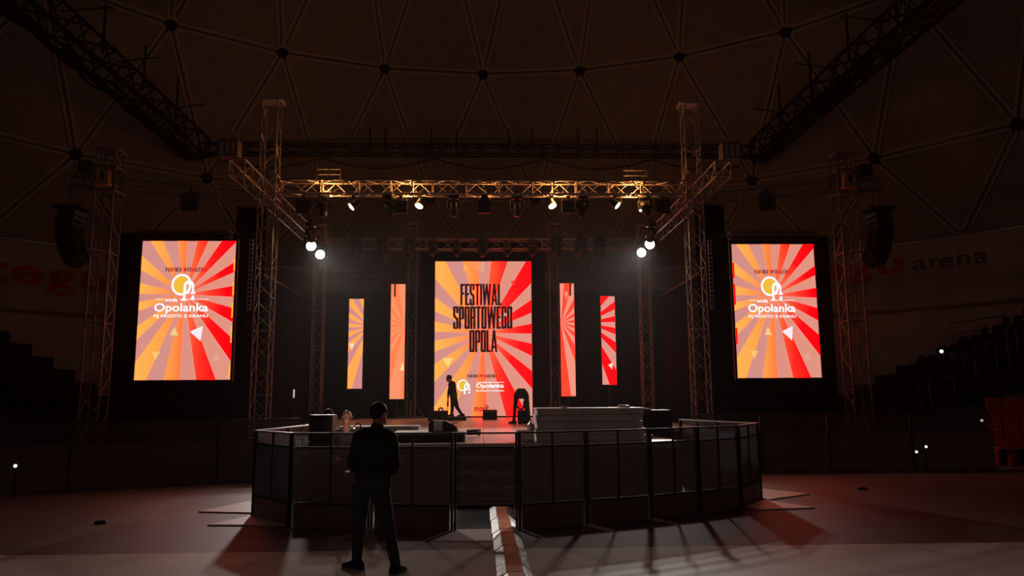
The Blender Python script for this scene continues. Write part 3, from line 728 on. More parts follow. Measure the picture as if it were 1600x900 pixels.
GL = {
 'F': (.86, [R_(0,0,S_,1), R_(S_,1-B_,.86,1), R_(S_,.50,.76,.50+B_)]),
 'E': (.86, [R_(0,0,S_,1), R_(S_,1-B_,.86,1), R_(S_,.47,.76,.47+B_), R_(S_,0,.86,B_)]),
 'S': (1.0, [[(.12,1),(.88,1),(1,.96),(1,.915),(0,.915),(0,.96)], R_(0,.60,S_,.915), [(0,.60),(S_,.60),(1,.46),(1,.40),(1-S_,.40),(0,.55)], R_(1-S_,.085,1,.40), [(0,.085),(1,.085),(1,.04),(.88,0),(.12,0),(0,.04)], R_(0,.085,S_,.30), R_(1-S_,.70,1,.915)]),
 'T': (.95, [R_(0,1-B_,.95,1), R_(.265,0,.685,1-B_)]),
 'I': (.42, [R_(0,0,.42,1)]),
 'W': (1.7, [[(0,1),(.42,1),(.64,0),(.24,0)], [(.24,0),(.64,0),(1.02,1),(.68,1)], [(.68,1),(1.02,1),(1.46,0),(1.06,0)], [(1.06,0),(1.46,0),(1.7,1),(1.28,1)]]),
 'A': (1.2, [[(0,0),(.40,0),(.78,1),(.36,1)], [(.80,0),(1.20,0),(.84,1),(.42,1)], R_(.26,.18,.92,.18+B_)]),
 'L': (.80, [R_(0,0,S_,1), R_(S_,0,.80,B_)]),
 'P': (1.0, [R_(0,0,S_,1), [(S_,1),(.86,1),(1,.955),(1,1-B_),(S_,1-B_)], R_(1-S_,.50,1,1-B_), [(S_,.50),(1,.50),(1,.46),(.86,.42),(S_,.42)]]),
 'O': (1.0, [[(.12,1),(.88,1),(1,.955),(1,1-B_),(0,1-B_),(0,.955)], R_(0,B_,S_,1-B_), R_(1-S_,B_,1,1-B_), [(0,B_),(1,B_),(1,.045),(.88,0),(.12,0),(0,.045)]]),
 'R': (1.0, [R_(0,0,S_,1), [(S_,1),(.86,1),(1,.955),(1,1-B_),(S_,1-B_)], R_(1-S_,.54,1,1-B_), [(S_,.46),(.9,.46),(1,.50),(1,.54),(S_,.54)], R_(1-S_,0,1,.46)]),
 'N': (1.1, [R_(0,0,S_*.9,1), R_(1.1-S_*.9,0,1.1,1), [(.05,1),(.42,1),(1.05,0),(.68,0)]]),
 'Y': (1.1, [[(0,1),(.42,1),(.76,.42),(.34,.42)], [(.68,1),(1.1,1),(.76,.42),(.34,.42)], R_(.34,0,.76,.42)]),
 'D': (1.0, [R_(0,0,S_,1), [(S_,1),(.86,1),(1,.955),(1,1-B_),(S_,1-B_)], R_(1-S_,B_,1,1-B_), [(S_,B_),(1,B_),(1,.045),(.86,0),(S_,0)]]),
 'Z': (.95, [R_(0,1-B_,.95,1), R_(0,0,.95,B_), [(0,B_),(.42,B_),(.95,1-B_),(.53,1-B_)]]),
 ' ': (.5, []),
 'G': (1.0, [[(.12,1),(.88,1),(1,.955),(1,1-B_),(0,1-B_),(0,.955)], R_(0,B_,S_,1-B_), R_(1-S_,.70,1,1-B_), R_(1-S_,B_,1,.46), R_(.52,.46,1,.46+B_), [(0,B_),(1,B_),(1,.045),(.88,0),(.12,0),(0,.045)]]),
}
def put_block(pic, s, x0, x1, z0, h, col, layer, gap=.045):
    tot = sum(GL[ch][0] for ch in s)+gap*(len(s)-1); k = (x1-x0)/tot; x = x0
    for ch in s:
        for pl in GL[ch][1]: pic.poly([(x+p[0]*k, z0+p[1]*h) for p in pl], col, layer)
        x += (GL[ch][0]+gap)*k
def stroke(pic, pts, t, col, layer):
    for (a, b), (c, d) in zip(pts, pts[1:]):
        L = math.hypot(c-a, d-b) or 1; nx, nz = -(d-b)/L*t/2, (c-a)/L*t/2
        pic.poly([(a+nx, b+nz), (a-nx, b-nz), (c-nx, d-nz), (c+nx, d+nz)], col, layer)
    for a, b in pts: pic.poly([(a+t/2*math.cos(q*math.pi/4), b+t/2*math.sin(q*math.pi/4)) for q in range(8)], col, layer)
def disc(pic, x, z, rx, rz, col, layer, n=28): pic.poly([(x+rx*math.cos(2*math.pi*k/n), z+rz*math.sin(2*math.pi*k/n)) for k in range(n)], col, layer)
def ring(pic, x, z, rx, rz, t, col, layer, n=36):
    for k in range(n):
        a, b = 2*math.pi*k/n, 2*math.pi*(k+1)/n
        pic.poly([(x+rx*math.cos(a), z+rz*math.sin(a)), (x+rx*math.cos(b), z+rz*math.sin(b)), (x+(rx-t)*math.cos(b), z+(rz-t)*math.sin(b)), (x+(rx-t)*math.cos(a), z+(rz-t)*math.sin(a))], col, layer)
WHT = (1.15, 1.15, 1.2); DRK = lin((52, 14, 14)); MUR = lin((120, 38, 40))
def logo(pic, x, z, rx, rz, layer):
    """ring with a tap-shaped loop, a drop under its spout"""
    disc(pic, x-.08*rx, z-.02*rz, .80*rx, .80*rz, lin((245, 190, 60)), layer)
    disc(pic, x+.55*rx, z-.38*rz, .30*rx, .50*rz, lin((225, 165, 140)), layer)
    ring(pic, x, z, rx, rz, .21*rx, WHT, layer+1)
    k = .20*rx; P = []
    P += [(x+.33*rx, z-1.30*rz), (x+.33*rx, z-.45*rz)]
    for a in range(0, 181, 20): P.append((x+.74*rx-.41*rx*math.cos(math.radians(a)), z-.10*rz+.40*rz*math.sin(math.radians(a))))
    P += [(x+1.15*rx, z-.45*rz), (x+1.17*rx, z-.62*rz)]
    stroke(pic, P, k, WHT, layer+1)
    ring(pic, x+.62*rx, z-.30*rz, .30*rx, .55*rz, .14*rx, WHT, layer+1)
    pic.poly([(x+.02*rx, z-1.48*rz), (x+.58*rx, z-1.48*rz), (x+.44*rx, z-1.20*rz), (x+.22*rx, z-1.20*rz)], WHT, layer+1)
    pic.poly([(x+.92*rx, z-.86*rz), (x+1.42*rx, z-.86*rz), (x+1.32*rx, z-.62*rz), (x+1.02*rx, z-.62*rz)], WHT, layer+1)
    disc(pic, x+1.17*rx, z-1.24*rz, .17*rx, .19*rz, WHT, layer+1, 12)
    pic.poly([(x+1.00*rx, z-1.20*rz), (x+1.34*rx, z-1.20*rz), (x+1.17*rx, z-.95*rz)], WHT, layer+1)

RAYC = [(0, lin((255, 182, 84))), (.34, sat((255, 160, 74))), (.46, sat((255, 130, 66))), (.60, sat((255, 70, 44))), (.74, sat((255, 18, 24))), (1, sat((255, 0, 16)))]
RAYC[0] = (0, (1.6, *lin((255, 182, 84))[1:])); RAYC[1] = (.34, (1.9, *lin((255, 160, 74))[1:]))
PALE = [(0, lin((214, 142, 134))), (.35, lin((214, 146, 136))), (.6, lin((228, 146, 128))), (1, lin((226, 150, 130)))]
GLOW = [sat((255, 120, 84)), lin((232, 146, 122))]; GLOW[0] = (1.6, *GLOW[0][1:])

def led_wall(name, x0, x1, z0, z1, y, label, fill, depth=.12, frame=.06, group=None, cols=1, rows=1):
    root = empty(name, ((x0+x1)/2, y, z0), label, 'LED screen', group)
    b = MB(); b.box(x0-frame, x1+frame, y+.012, y+depth, z0-frame, z1+frame); b.build('backplate', M_BLK, root, bevel=.006)
    if cols*rows > 1:
        for i in range(cols):
            for j in range(rows):
                b = MB(); b.box(x0+(x1-x0)*i/cols+.004, x0+(x1-x0)*(i+1)/cols-.004, y+.004, y+.011, z0+(z1-z0)*j/rows+.004, z0+(z1-z0)*(j+1)/rows-.004); b.build('module', M_BLK, root)
    p = Pic(); fill(p, x1-x0, z1-z0); o = p.build('picture', root); o.location = (x0-(x0+x1)/2, 0, 0)
    return root

SIDEB = [0, 11.1, 21.1, 32.4, 42.5, 55.7, 64.9, 80, 93, 106, 119.8, 132, 143.9, 157.7, 169.3, 180, 190.5, 201, 213, 224, 234.6, 249.3, 260.3, 270.8, 284.7, 299.3, 311.7, 326.1, 336.3, 350.1]
def side_fill(strips):
    def fill(p, w, h):
        u = lambda q: q*w
        v = lambda q: h*(1-q)
        rays(p, w, h, (u(.475), v(.39)), SIDEB, False, RAYC, PALE, .9, GLOW)
        tri = lambda pts, c, a=1: p.poly([(u(x), v(y)) for x, y in pts], lin(c), 1)
        tri([(.345,.685),(.435,.685),(.388,.622)], (246, 205, 140)); p.poly([(u(x), v(y)) for x, y in ((.555,.658),(.69,.618),(.672,.727))], (.95, .85, .92), 1)
        tri([(.165,.800),(.255,.800),(.205,.862)], (255, 200, 110)); tri([(.80,.865),(.885,.865),(.855,.812)], (230, 165, 140))
        tri([(.05,.765),(.09,.735),(.07,.79)], (222, 160, 140))
        put_block(p, 'PARTNER WYDARZENIA', u(.262), u(.705), v(.226), h*.031, MUR, 1, .22)
        logo(p, u(.44), v(.320), w*.108, w*.118, 1)
        p.poly([(u(.175), v(.428)), (u(.26), v(.428)), (u(.26), v(.424)), (u(.175), v(.424))], WHT, 1); p.poly([(u(.43), v(.428)), (u(.73), v(.428)), (u(.73), v(.424)), (u(.43), v(.424))], WHT, 1)
        put_text(p, 'woda', u(.27), u(.405), v(.441), h*.026, WHT, 2, .02)
        put_text(p, 'Opolanka', u(.165), u(.735), v(.512), h*.060, WHT, 2, .018)
        put_text(p, 'PIJ PROSTO Z KRANU', u(.165), u(.735), v(.556), h*.021, WHT, 2, .014)
        for x0, x1, y0, y1, c in strips: p.poly([(u(x0), v(y1)), (u(x1), v(y1)), (u(x1), v(y0)), (u(x0), v(y0))], c, 3)
    return fill
YEL = (1.2, *lin((255, 190, 70))[1:]); RED = (RBOOST, *lin((255, 0, 16))[1:])
led_wall('side_led_wall', -9.30, -6.78, 2.24, 6.02, 20.62, 'upright LED wall with sunburst and water logo at the left of the stage', side_fill([(.985, 1, .13, .22, YEL), (.985, 1, .30, .40, YEL), (.985, 1, .45, .56, YEL), (.985, 1, .62, .74, YEL), (.985, 1, .90, 1.0, YEL)]), cols=5, rows=8)
led_wall('side_led_wall', 6.98, 9.32, 2.20, 5.94, 20.62, 'upright LED wall with sunburst and water logo at the right of the stage', side_fill([(0, .02, .14, .26, RED), (0, .02, .30, .46, RED), (0, .02, .63, .75, RED)]), cols=5, rows=8)

MAINB = [355.3-360, 6.2, 18.6, 30.6, 43.9, 55.3, 67.4, 79.4, 91.1, 102.9, 115.7, 128.5, 139.2, 152, 165, 177.6, 188.2, 201, 213.8, 225.3, 237.7, 249, 261.1, 271.6, 283.4, 294.1, 306.3, 318.3, 332.1, 344]
def main_fill(p, w, h):
    U = lambda x: (x-680)/149.8*w
    V = lambda y: h*(1-(y-408)/243.0)
    rays(p, w, h, (U(755.3), V(522)), MAINB, False, RAYC, PALE, 1.4, GLOW)
    tri = lambda pts, c: p.poly([(U(x), V(y)) for x, y in pts], lin(c), 1)
    tri([(692,561),(708.5,561),(700.5,575.5)], (255, 215, 125)); tri([(724,413),(733,420),(724,424)], (255, 175, 100)); tri([(745,409),(757,409),(756,429),(748,422)], (232, 160, 138))
    tri([(797,441),(805,438),(803,447)], (255, 60, 60)); tri([(724,410),(752,410),(746,424)], (255, 150, 84))
    put_block(p, 'FESTIWAL', U(719.2), U(783.6), V(478.5), V(444)-V(478.5), DRK, 2)
    put_block(p, 'SPORTOWEGO', U(708), U(800), V(515.8), V(480)-V(515.8), DRK, 2)
    put_block(p, 'OPOLA', U(733.2), U(776.4), V(552.3), V(517.5)-V(552.3), DRK, 2)
    put_block(p, 'PARTNER WYDARZENIA', U(730.2), U(776), V(591.8), V(587)-V(591.8), DRK, 2, .22)
    logo(p, U(723.6), V(603.6), U(732)-U(723.6), V(603.6)-V(612.6), 2)
    stroke(p, [(U(745), V(599.3)), (U(752), V(599.3))], .02, WHT, 2); stroke(p, [(U(761), V(599.3)), (U(786), V(599.3))], .02, WHT, 2)
    put_text(p, 'woda', U(752.5), U(760.5), V(600.6), V(597.4)-V(600.6), WHT, 2, .02)
    put_text(p, 'Opolanka', U(744), U(786), V(607.4), V(600.6)-V(607.4), WHT, 3, .02)
    put_text(p, 'PIJ PROSTO Z KRANU', U(744), U(786), V(613.4), V(611)-V(613.4), WHT, 3, .02)
    disc(p, U(690), V(641.4), .12, .12, MUR, 2); disc(p, U(690), V(641.4), .045, .045, lin((240, 190, 130)), 3, 10)
    put_text(p, 'OP', U(695.6), U(701), V(643), V(640)-V(643), MUR, 2, .012)
    put_text(p, 'mosır', U(740.8), U(763), V(643.5), V(637.2)-V(643.5), MUR, 2, .035, 'x')
    disc(p, U(759.5), V(635.2), .04, .04, MUR, 2, 8); stroke(p, [(U(756.5), V(637)), (U(759.5), V(638)), (U(762.5), V(637))], .025, MUR, 2)
led_wall('central_led_wall', -2.0, 2.0, .957, 7.34, 31.15, 'tall central LED wall with festival title at the back of the stage', main_fill, depth=.16, frame=.05, cols=8, rows=13)

def strip_fill(cu, cv, ray, pale, off, tris):
    def fill(p, w, h):
        B = [off+12*k for k in range(30)]
        rays(p, w, h, (cu*w, h*(1-cv)), B, True, ray, pale, .5, (ray[0][1], pale[0][1]))
        for pts, c in tris: p.poly([(x*w, h*(1-y)) for x, y in pts], lin(c), 1)
    return fill
def flat(c): return [(0, c), (1, c)]
O1 = (1.5, *lin((255, 172, 80))[1:]); O2 = (1.5, *lin((255, 132, 78))[1:]); O3 = (3.0, *lin((255, 72, 48))[1:])
for args in (('narrow LED strip with orange rays, furthest left behind the stage', 545.6, 566.8, 467, 607.3, strip_fill(1.45, .31, flat(O1), flat(lin((212, 140, 138))), 3, [([(.02,.50),(.42,.50),(.25,.57)], (255, 225, 190))])),
             ('narrow tall LED strip with soft peach rays, left of the central wall', 611.6, 631.8, 444, 623.5, strip_fill(.98, .37, flat(O2), flat((1.0, *lin((250, 148, 106))[1:])), 2, [([(.68,.755),(.98,.755),(.9,.675)], (255, 220, 150))])),
             ('narrow tall LED strip with red rays, right of the central wall', 876.6, 898.6, 442.8, 619, strip_fill(.05, .355, flat(O3), flat(lin((248, 150, 128))), 5, [([(.32,.08),(.58,.07),(.45,.16)], (255, 150, 120))])),
             ('narrow LED strip with red and peach rays, furthest right behind the stage', 939.6, 963.2, 463, 601, strip_fill(-1.0, .30, flat(RED), flat(lin((226, 150, 134))), 5, [([(.42,.78),(.78,.75),(.7,.83)], (250, 215, 200))]))):
    lab, xa, xb, ya, yb, fill = args
    A, B = at((xa+xb)/2-1, ya, 30.6), at((xa+xb)/2, yb, 30.6); cx = (A.x+B.x)/2; hw = .29
    r_ = led_wall('led_strip', cx-hw, cx+hw, B.z, A.z, 30.6, lab, fill, depth=.10, frame=.02, group='narrow LED strips behind the stage')
    b = MB(); b.box(cx-.04, cx+.04, 30.66, 30.72, A.z+.02, 6.55); b.build('hanger_arm', M_BLK, r_)
    if 'tall' in lab:
        sgn = -1 if 'soft' in lab else 1
        b = MB(); b.box(cx+sgn*.13-.03, cx+sgn*.13+.03, 30.52, 30.575, A.z-.52, A.z+.10); b.build('clamp_bar', M_BLK, r_)
    b = MB(); b.box(cx-.05, cx+.05, 30.66, 30.74, SZ, B.z); b.build('foot_post', M_BLK, r_); b = MB(); b.box(cx-.2, cx+.2, 30.5, 30.76, SZ, SZ+.03); b.build('foot_plate', M_BLK, r_)

# ------------------------------------------------------------------ LAMPS
def clamp(root, z0=0, z1=.14):
    b = MB(); b.box(-.05, .05, -.02, .02, z0, z1); b.tube([(-.04, 0, z1), (0, 0, z1+.05), (.04, 0, z1)], .012, 5); return b.build('clamp', M_BLK, root, world=False)
def spot(parent, name, loc, target, power, col, angle=60, blend=.6, rad=.12):
    l = bpy.data.lights.new(name, 'SPOT'); l.energy = power; l.color = col; l.spot_size = math.radians(angle); l.spot_blend = blend; l.shadow_soft_size = rad
    o = bpy.data.objects.new(name, l); COL.objects.link(o); o.parent = parent; o.location = loc
    o.rotation_euler = (Vector(target)-Vector(loc)).to_track_quat('-Z', 'Y').to_euler(); return o
def profile_lamp(P, aim, label, lens_r=.13, glow=0):
    """warm fresnel: can, yoke, glowing lens; an added point light brightens the truss"""
    root = empty('fresnel_lamp', P, label, 'stage lamp', 'warm lamps on the front truss')
    q = Vector(aim).normalized().to_track_quat('Z', 'Y').to_euler(); c = Vector((0, 0, -.02))
    b = MB(); b.lathe([(.05, -.26), (.105, -.22), (.115, -.04), (lens_r+.015, .04), (lens_r+.02, .07)], q, c, 18); can = b.build('can', M_BLK, root, smooth=False, world=False)
    b = MB(); b.lathe([(lens_r, .0715), (lens_r*.96, .085), (lens_r*.5, .11), (.01, .12)], q, c, 20); b.build('lens', M_LWARM, can, smooth=True, world=False)
    b = MB(); b.tube([(-.17, 0, 0), (-.17, 0, .20), (.17, 0, .20), (.17, 0, 0)], .016, 6); b.build('yoke', M_BLK, root, world=False)
    clamp(root, .2, .30)
    l = bpy.data.lights.new('truss_fill', 'POINT'); l.energy = WARM_FILL; l.color = (1, .37, .095); l.shadow_soft_size = .04  # added fill light inside the truss, set apart from the can
    o = bpy.data.objects.new('truss_fill', l); COL.objects.link(o); o.parent = root; o.location = (glow, 0, FZ_GLOW-P[2])
    spot(root, 'beam', Vector(aim).normalized()*.16, Vector(aim).normalized()*5, 140, (1, .70, .40), 60, .7, .1)
    return root
def moving_head(P, label, pan=0, tilt=0, s=1.0, group='dark moving heads', proto=[None]):
    root = empty('moving_head_lamp', P, label, 'stage lamp', group, rz=pan); root.scale = (s, s, s)
    b = MB(); b.box(-.15, .15, -.13, .13, .20, .34); b.build('base', M_BLK, root, bevel=.015, world=False)
    b = MB(); b.lathe([(.08, .15), (.08, .20)], None, (0, 0, 0), 12); b.build('turntable', M_BLK, root, world=False)
    for sx in (-1, 1):
        b = MB(); v = b.box(sx*.16-.03, sx*.16+.03, -.07, .07, -.10, .15)
        for k in v:
            if k.co.z < 0: k.co.y *= .7
        b.build('yoke_arm', M_BLK, root, bevel=.01, world=False)
    b = MB(); b.box(-.15, .15, -.07, .07, .10, .16); b.build('yoke_bridge', M_BLK, root, world=False)
    q = Euler((math.pi+tilt, 0, 0)); c = (0, 0, -.06)
    b = MB(); b.lathe([(.06, -.17), (.115, -.14), (.125, -.02), (.12, .08), (.10, .20), (.105, .23)], q, c, 16); hd = b.build('head', M_BLK, root, world=False)
    b = MB(); b.lathe([(.095, .231), (.09, .245), (.02, .262)], q, c, 16); b.build('lens', M_LENSOFF, hd, smooth=True, world=False)
    clamp(root, .34, .44); return root
def blinder(P, label, lit=0, size=.40, tilt=0.0, group='four-lamp blinders'):
    root = empty('blinder_lamp', P, label, 'stage lamp', group); R = Euler((tilt, 0, 0))
    b = MB(); b.cbox((0, 0, 0), (size, .14, size), R); b.build('housing', M_BLK, root, bevel=.012, world=False)
    for sx in (-1, 1):
        for sz in (-1, 1):
            c = R.to_matrix() @ Vector((sx*size*.24, -.071, sz*size*.24)); q = (R.to_matrix() @ Vector((0, -1, 0))).to_track_quat('Z', 'Y').to_euler()
            b = MB(); b.lathe([(size*.20, 0), (size*.20, .012), (size*.12, .006), (.01, .003)], q, c, 14); b.build('lamp_face', M_LENSOFF, root, world=False)
    b = MB(); b.tube([(-size*.55, 0, 0), (-size*.55, 0, size*.62), (size*.55, 0, size*.62), (size*.55, 0, 0)], .014, 6); b.build('yoke', M_BLK, root, world=False)
    clamp(root, size*.62, size*.62+.10); return root
def white_head(P, label, target):
    """bright white moving head aimed down the hall"""
    root = empty('white_spot_lamp', P, label, 'stage lamp', 'bright white spots under the side trusses'); d = (Vector(target)-Vector(P)).normalized(); q = d.to_track_quat('Z', 'Y').to_euler()
    b = MB(); b.lathe([(.08, -.30), (.17, -.26), (.20, -.05), (.205, .03)], q, (0, 0, 0), 20); hd = b.build('head', M_BLK, root, world=False)
    b = MB(); b.lathe([(.175, .031), (.17, .04), (.02, .05)], q, (0, 0, 0), 24); b.build('lens', M_LW, hd, smooth=True, world=False)
    for sx in (-1, 1):
        b = MB(); b.box(sx*.235-.025, sx*.235+.025, -.06, .06, -.06, .28); b.build('yoke_arm', M_BLK, root, world=False)
    b = MB(); b.box(-.2, .2, -.14, .14, .26, .40); b.build('base', M_BLK, root, bevel=.015, world=False)
    clamp(root, .40, .46)
    spot(root, 'beam', d*.12, d*12, WHITE_SPOT, (1.0, .93, .86), 44, 1.0, .17); return root

ZF = 7.42
profile_lamp(at(552, 320, 21.95), (-.62, -.20, -.55), 'outermost left warm lamp on the front truss', .12, -0.75)
profile_lamp(at(656, 318, 21.95), (-.30, -.42, -.85), 'warm glowing lamp on the front truss, left of the middle', .125, -0.27)
profile_lamp(at(862, 318, 21.95), (.30, -.42, -.85), 'warm glowing lamp on the front truss, right of the middle', .125, 0.15)
profile_lamp(at(962, 318, 21.95), (.62, -.20, -.55), 'outermost right warm lamp on the front truss', .12, 0.5)
profile_lamp(at(757, 312, 22.05), (0, .80, -.60), 'warm lamp at the middle of the front truss facing the stage', .12, 0.02)
for x, w, pan, tilt in ((506, 'outermost left', .3, -.25), (608, 'second from the left', -.4, .9), (709, 'just left of the middle', .1, 0), (808, 'just right of the middle', 0, -.1), (909, 'second from the right', .3, .15), (1007, 'outermost right', -.6, 1.0)):
    moving_head(at(x, 322, 22), '%s dark moving head under the front truss' % w, pan, tilt, 1.05, 'dark moving heads under the front truss')
for x, w in ((474, 'far left of the front truss'), (626, 'between the left warm lamps of the front truss'), (757, 'middle of the front truss below the warm lamp'), (888, 'right of the middle of the front truss'), (1036, 'far right of the front truss')):
    blinder(at(x, 323, 21.9), 'black four-lamp blinder at the %s' % w, group='four-lamp blinders under the front truss')
P = at(1001, 329, 21.7); r_ = empty('pin_spot', P, 'tiny cold white lamp at the right end of the front truss', 'stage lamp')
b = MB(); b.lathe([(.02, -.10), (.05, -.08), (.05, .0)], Euler((math.pi/2, 0, 0)), (0, 0, 0), 12); b.build('can', M_BLK, r_, world=False)
b = MB(); b.lathe([(.045, .001), (.03, .015), (.005, .02)], Euler((math.pi/2, 0, 0)), (0, 0, 0), 12); b.build('lens', M_LDOT, r_, world=False)
b = MB(); b.tube([(0, .05, 0), (0, .05, .46)], .012, 5); b.build('stem', M_BLK, r_, world=False)
for sx, w in ((-1, 'left'), (1, 'right')):
    px = [(486, 384, 27.2), (500, 397.5, 28.9)] if sx < 0 else [(1015.5, 381.5, 27.2), (1002.5, 394.5, 28.9)]
    for (x, y, Y), ww in zip(px, ('nearer', 'farther')):
        white_head(at(x, y, Y), '%s blazing white spot under the %s side truss' % (ww, w), (sx*.6, 14.8, 0.9))
    moving_head(at(486 if sx < 0 else 1017, 366, 26.2)+Vector((0, 0, .05)), 'dark moving head above the white spots under the %s side truss' % w, .5*sx, .3, 1.1, 'dark moving heads under the side trusses')
    blinder(at(297 if sx < 0 else 1198, 316, 20.9), 'black four-lamp blinder hanging from the slim %s truss' % w, size=.46, group='four-lamp blinders over the side LED walls')
    # thin rod the blinder hangs on, up into the slim truss
for x, w, s in ((676, 'outermost left', 1.15), (714, 'second from the left', .95), (754, 'middle', 1.25), (793, 'second from the right', .95), (832, 'outermost right', 1.15)):
    moving_head(at(x, 392 if s < 1 else 390, 30), '%s moving head in the row over the central LED wall' % w, 0, -.9, s, 'moving heads over the central LED wall')
for x, w in ((557, 'over the outer left LED strip'), (597, 'over the gap between the left LED strips'), (640, 'beside the left tower of the central wall'), (870, 'beside the right tower of the central wall'), (908, 'over the inner right LED strip'), (937, 'over the outer right LED strip')):
    moving_head(at(x, 388, 30), 'dark moving head on the rear truss %s' % w, .3, .1, 1.35, 'dark moving heads on the rear truss')

# ------------------------------------------------------------------ LINE ARRAYS
for sx, w in ((-1, 'left'), (1, 'right')):
    top = Vector((sx*10.85, 19.9, 7.3)); root = empty('line_array', top, 'black curved line array hanging outside the %s outer tower' % w, 'speaker')
    b = MB(); b.box(top.x-.35, top.x+.35, top.y-.3, top.y+.3, 6.72, 6.80); b.tube([(top.x-.1, top.y, 7.32), (top.x-.1, top.y, 6.8)], .012, 5); b.tube([(top.x+.1, top.y, 7.32), (top.x+.1, top.y, 6.8)], .012, 5); b.build('bumper', M_BLK, root)
    z, x, a = 6.70, top.x, -.25
    for k in range(9):
        h = .165; a += .11; c = Vector((x, top.y, z-h/2)); R = Euler((0, -sx*a*-.9, 0))
        b = MB(); v = b.cbox((0, 0, 0), (.44, .60, h*.93))
        for q in v:
            if q.co.x*sx < 0: q.co.z *= .78
            q.co = R.to_matrix() @ q.co + c
        b.build('cabinet', M_BLK, root, bevel=.008)
        x += -sx*math.sin(max(0, a)*.9)*h*.9 if a > 0 else sx*.03; z -= h*math.cos(a*.8)

# ------------------------------------------------------------------ BARRIER IN FRONT OF THE STAGE
FH = 1.27
fence = [(-3.08, 14.2), (-3.25, 12.95), (-3.44, 11.75), (-2.65, 10.78), (-1.52, 10.55), (-.40, 10.38), (.46, 10.36), (1.42, 10.70), (2.40, 11.10), (3.22, 11.52), (4.02, 12.02), (4.70, 13.0), (4.33, 14.15), (3.95, 15.3)]
flab = ['rear left barrier panel with top rail coloured as if lit', 'left barrier panel behind the corner panel', 'bluish left corner barrier panel', 'front barrier panel left of the standing man', 'front barrier panel behind the standing man', 'gate panel of the barrier over the orange cable ramp',
        'first front barrier panel right of the gate', 'second front barrier panel right of the gate', 'third front barrier panel right of the gate', 'fourth front barrier panel right of the gate', 'right corner barrier panel with slanted streaks', 'right barrier panel behind the corner panel', 'rear right barrier panel with top rail coloured as if lit']
for i, (A, B) in enumerate(zip(fence, fence[1:])):
    A, B = Vector((*A, 0)), Vector((*B, 0)); e = (B-A).normalized(); L = (B-A).length; nr = Vector((e.y, -e.x, 0)); gate = i == 5
    root = empty('barrier_panel', A, flab[i], 'barrier', 'clear barrier panels round the stage front')
    def slab(name, a, b, z0, z1, t, M, bev=0):
        mb = MB(); mb.prism([tuple((A+e*a+nr*t)[:2]), tuple((A+e*b+nr*t)[:2]), tuple((A+e*b-nr*t)[:2]), tuple((A+e*a-nr*t)[:2])], z0, z1); return mb.build(name, M, root, bevel=bev)
    zb = .30
    slab('pane', .03, L-.03, zb+.03, FH-.215, .004, M_PLEXG if gate else M_PLEXB if i in (2, 11) else M_PLEX, 0); slab('pane', .03, L-.03, FH-.19, FH-.022, .003, M_PLEXC); slab('mid_rail', .055, L-.055, FH-.215, FH-.19, .008, M_POST)
    slab('post', .008, .034, 0, FH-.02, .028, M_POST); slab('post', L-.034, L-.008, 0, FH-.02, .028, M_POST)
    slab('top_rail', .004, L-.004, FH-.022, FH, .022, M_RAIL if i not in (3, 4, 5, 6, 7, 8, 9) else M_POST)  # lit look of the side rails is put into a paler material
    slab('mid_rail', .055, L-.055, zb, zb+.03, .018, M_POST)
    if not gate: slab('kick_board', .055, L-.055, 0, zb, .012, M_KICK)
    if not gate and L > .9: slab('stay', L/2-.012, L/2+.012, zb+.03, FH-.022, .012, M_POST)
for j, (pts, lab) in enumerate((([(-4.41, 12.23), (-3.6, 14.3), (-3.36, 14.2), (-3.47, 12.02)], 'upper of the two plates sticking out under the left barrier corner'), ([(-3.82, 10.96), (-3.46, 11.72), (-2.70, 10.85), (-2.85, 11.12)], 'lower of the two plates sticking out under the left barrier corner'),
              ([(5.72, 13.44), (4.72, 12.75), (4.45, 14.0), (4.9, 14.6)], 'upper of the two plates sticking out under the right barrier corner'), ([(5.10, 11.82), (4.2, 11.70), (4.10, 12.1), (4.66, 12.75)], 'lower of the two plates sticking out under the right barrier corner'))):
    b = MB(); cx_ = sum(p[0] for p in pts)/4; cy_ = sum(p[1] for p in pts)/4
    pts = sorted(pts, key=lambda p: math.atan2(p[1]-cy_, p[0]-cx_)); b.prism(pts, .0, .022)
    tag(b.build('floor_plate', M_PLATE), lab, 'floor plate', 'plates under the barrier corners')
# cable ramp, segment by segment, from the gate toward the lens
ya = [6.3, 7.6, 8.92, 9.98, 11.0, 12.2]
wds = ['nearest to the camera', 'second, beside the standing man', 'third, just before the barrier', 'fourth, running under the gate', 'last, behind the gate']
for k in range(5):
    y0, y1 = ya[k]+.01, ya[k+1]-.01; xc = .315-.012*k; r_ = empty('cable_ramp', (xc, (y0+y1)/2, 0), 'orange lidded cable ramp segment, %s' % wds[k], 'cable ramp', 'cable ramp through the gate')
    b = MB(); b.box(xc-.085, xc+.085, y0, y1, .055, .072); b.build('lid', M_ORANGE, r_, bevel=.005, label='orange lid')
    for sx in (-1, 1):
        b = MB(); v = b.box(min(xc+sx*.085, xc+sx*.175), max(xc+sx*.085, xc+sx*.175), y0, y1, 0, .066)
        for q in v:
            if abs(q.co.x-xc) > .12 and q.co.z > .03: q.co.z = .012
        b.build('side_ramp', M_FOIL, r_)
    b = MB(); b.box(xc-.085, xc+.085, y0+.01, y1-.01, 0, .05); b.build('channel', M_BLK, r_)
b = MB(); b.box(-.42, .46, 10.45, 12.9, .0, .004); tag(b.build('gap_dark_mat', M_DRAPE), 'black mat added to darken the gap under the gate', 'mat')  # dark mat added where the gap under the gate lies in shade
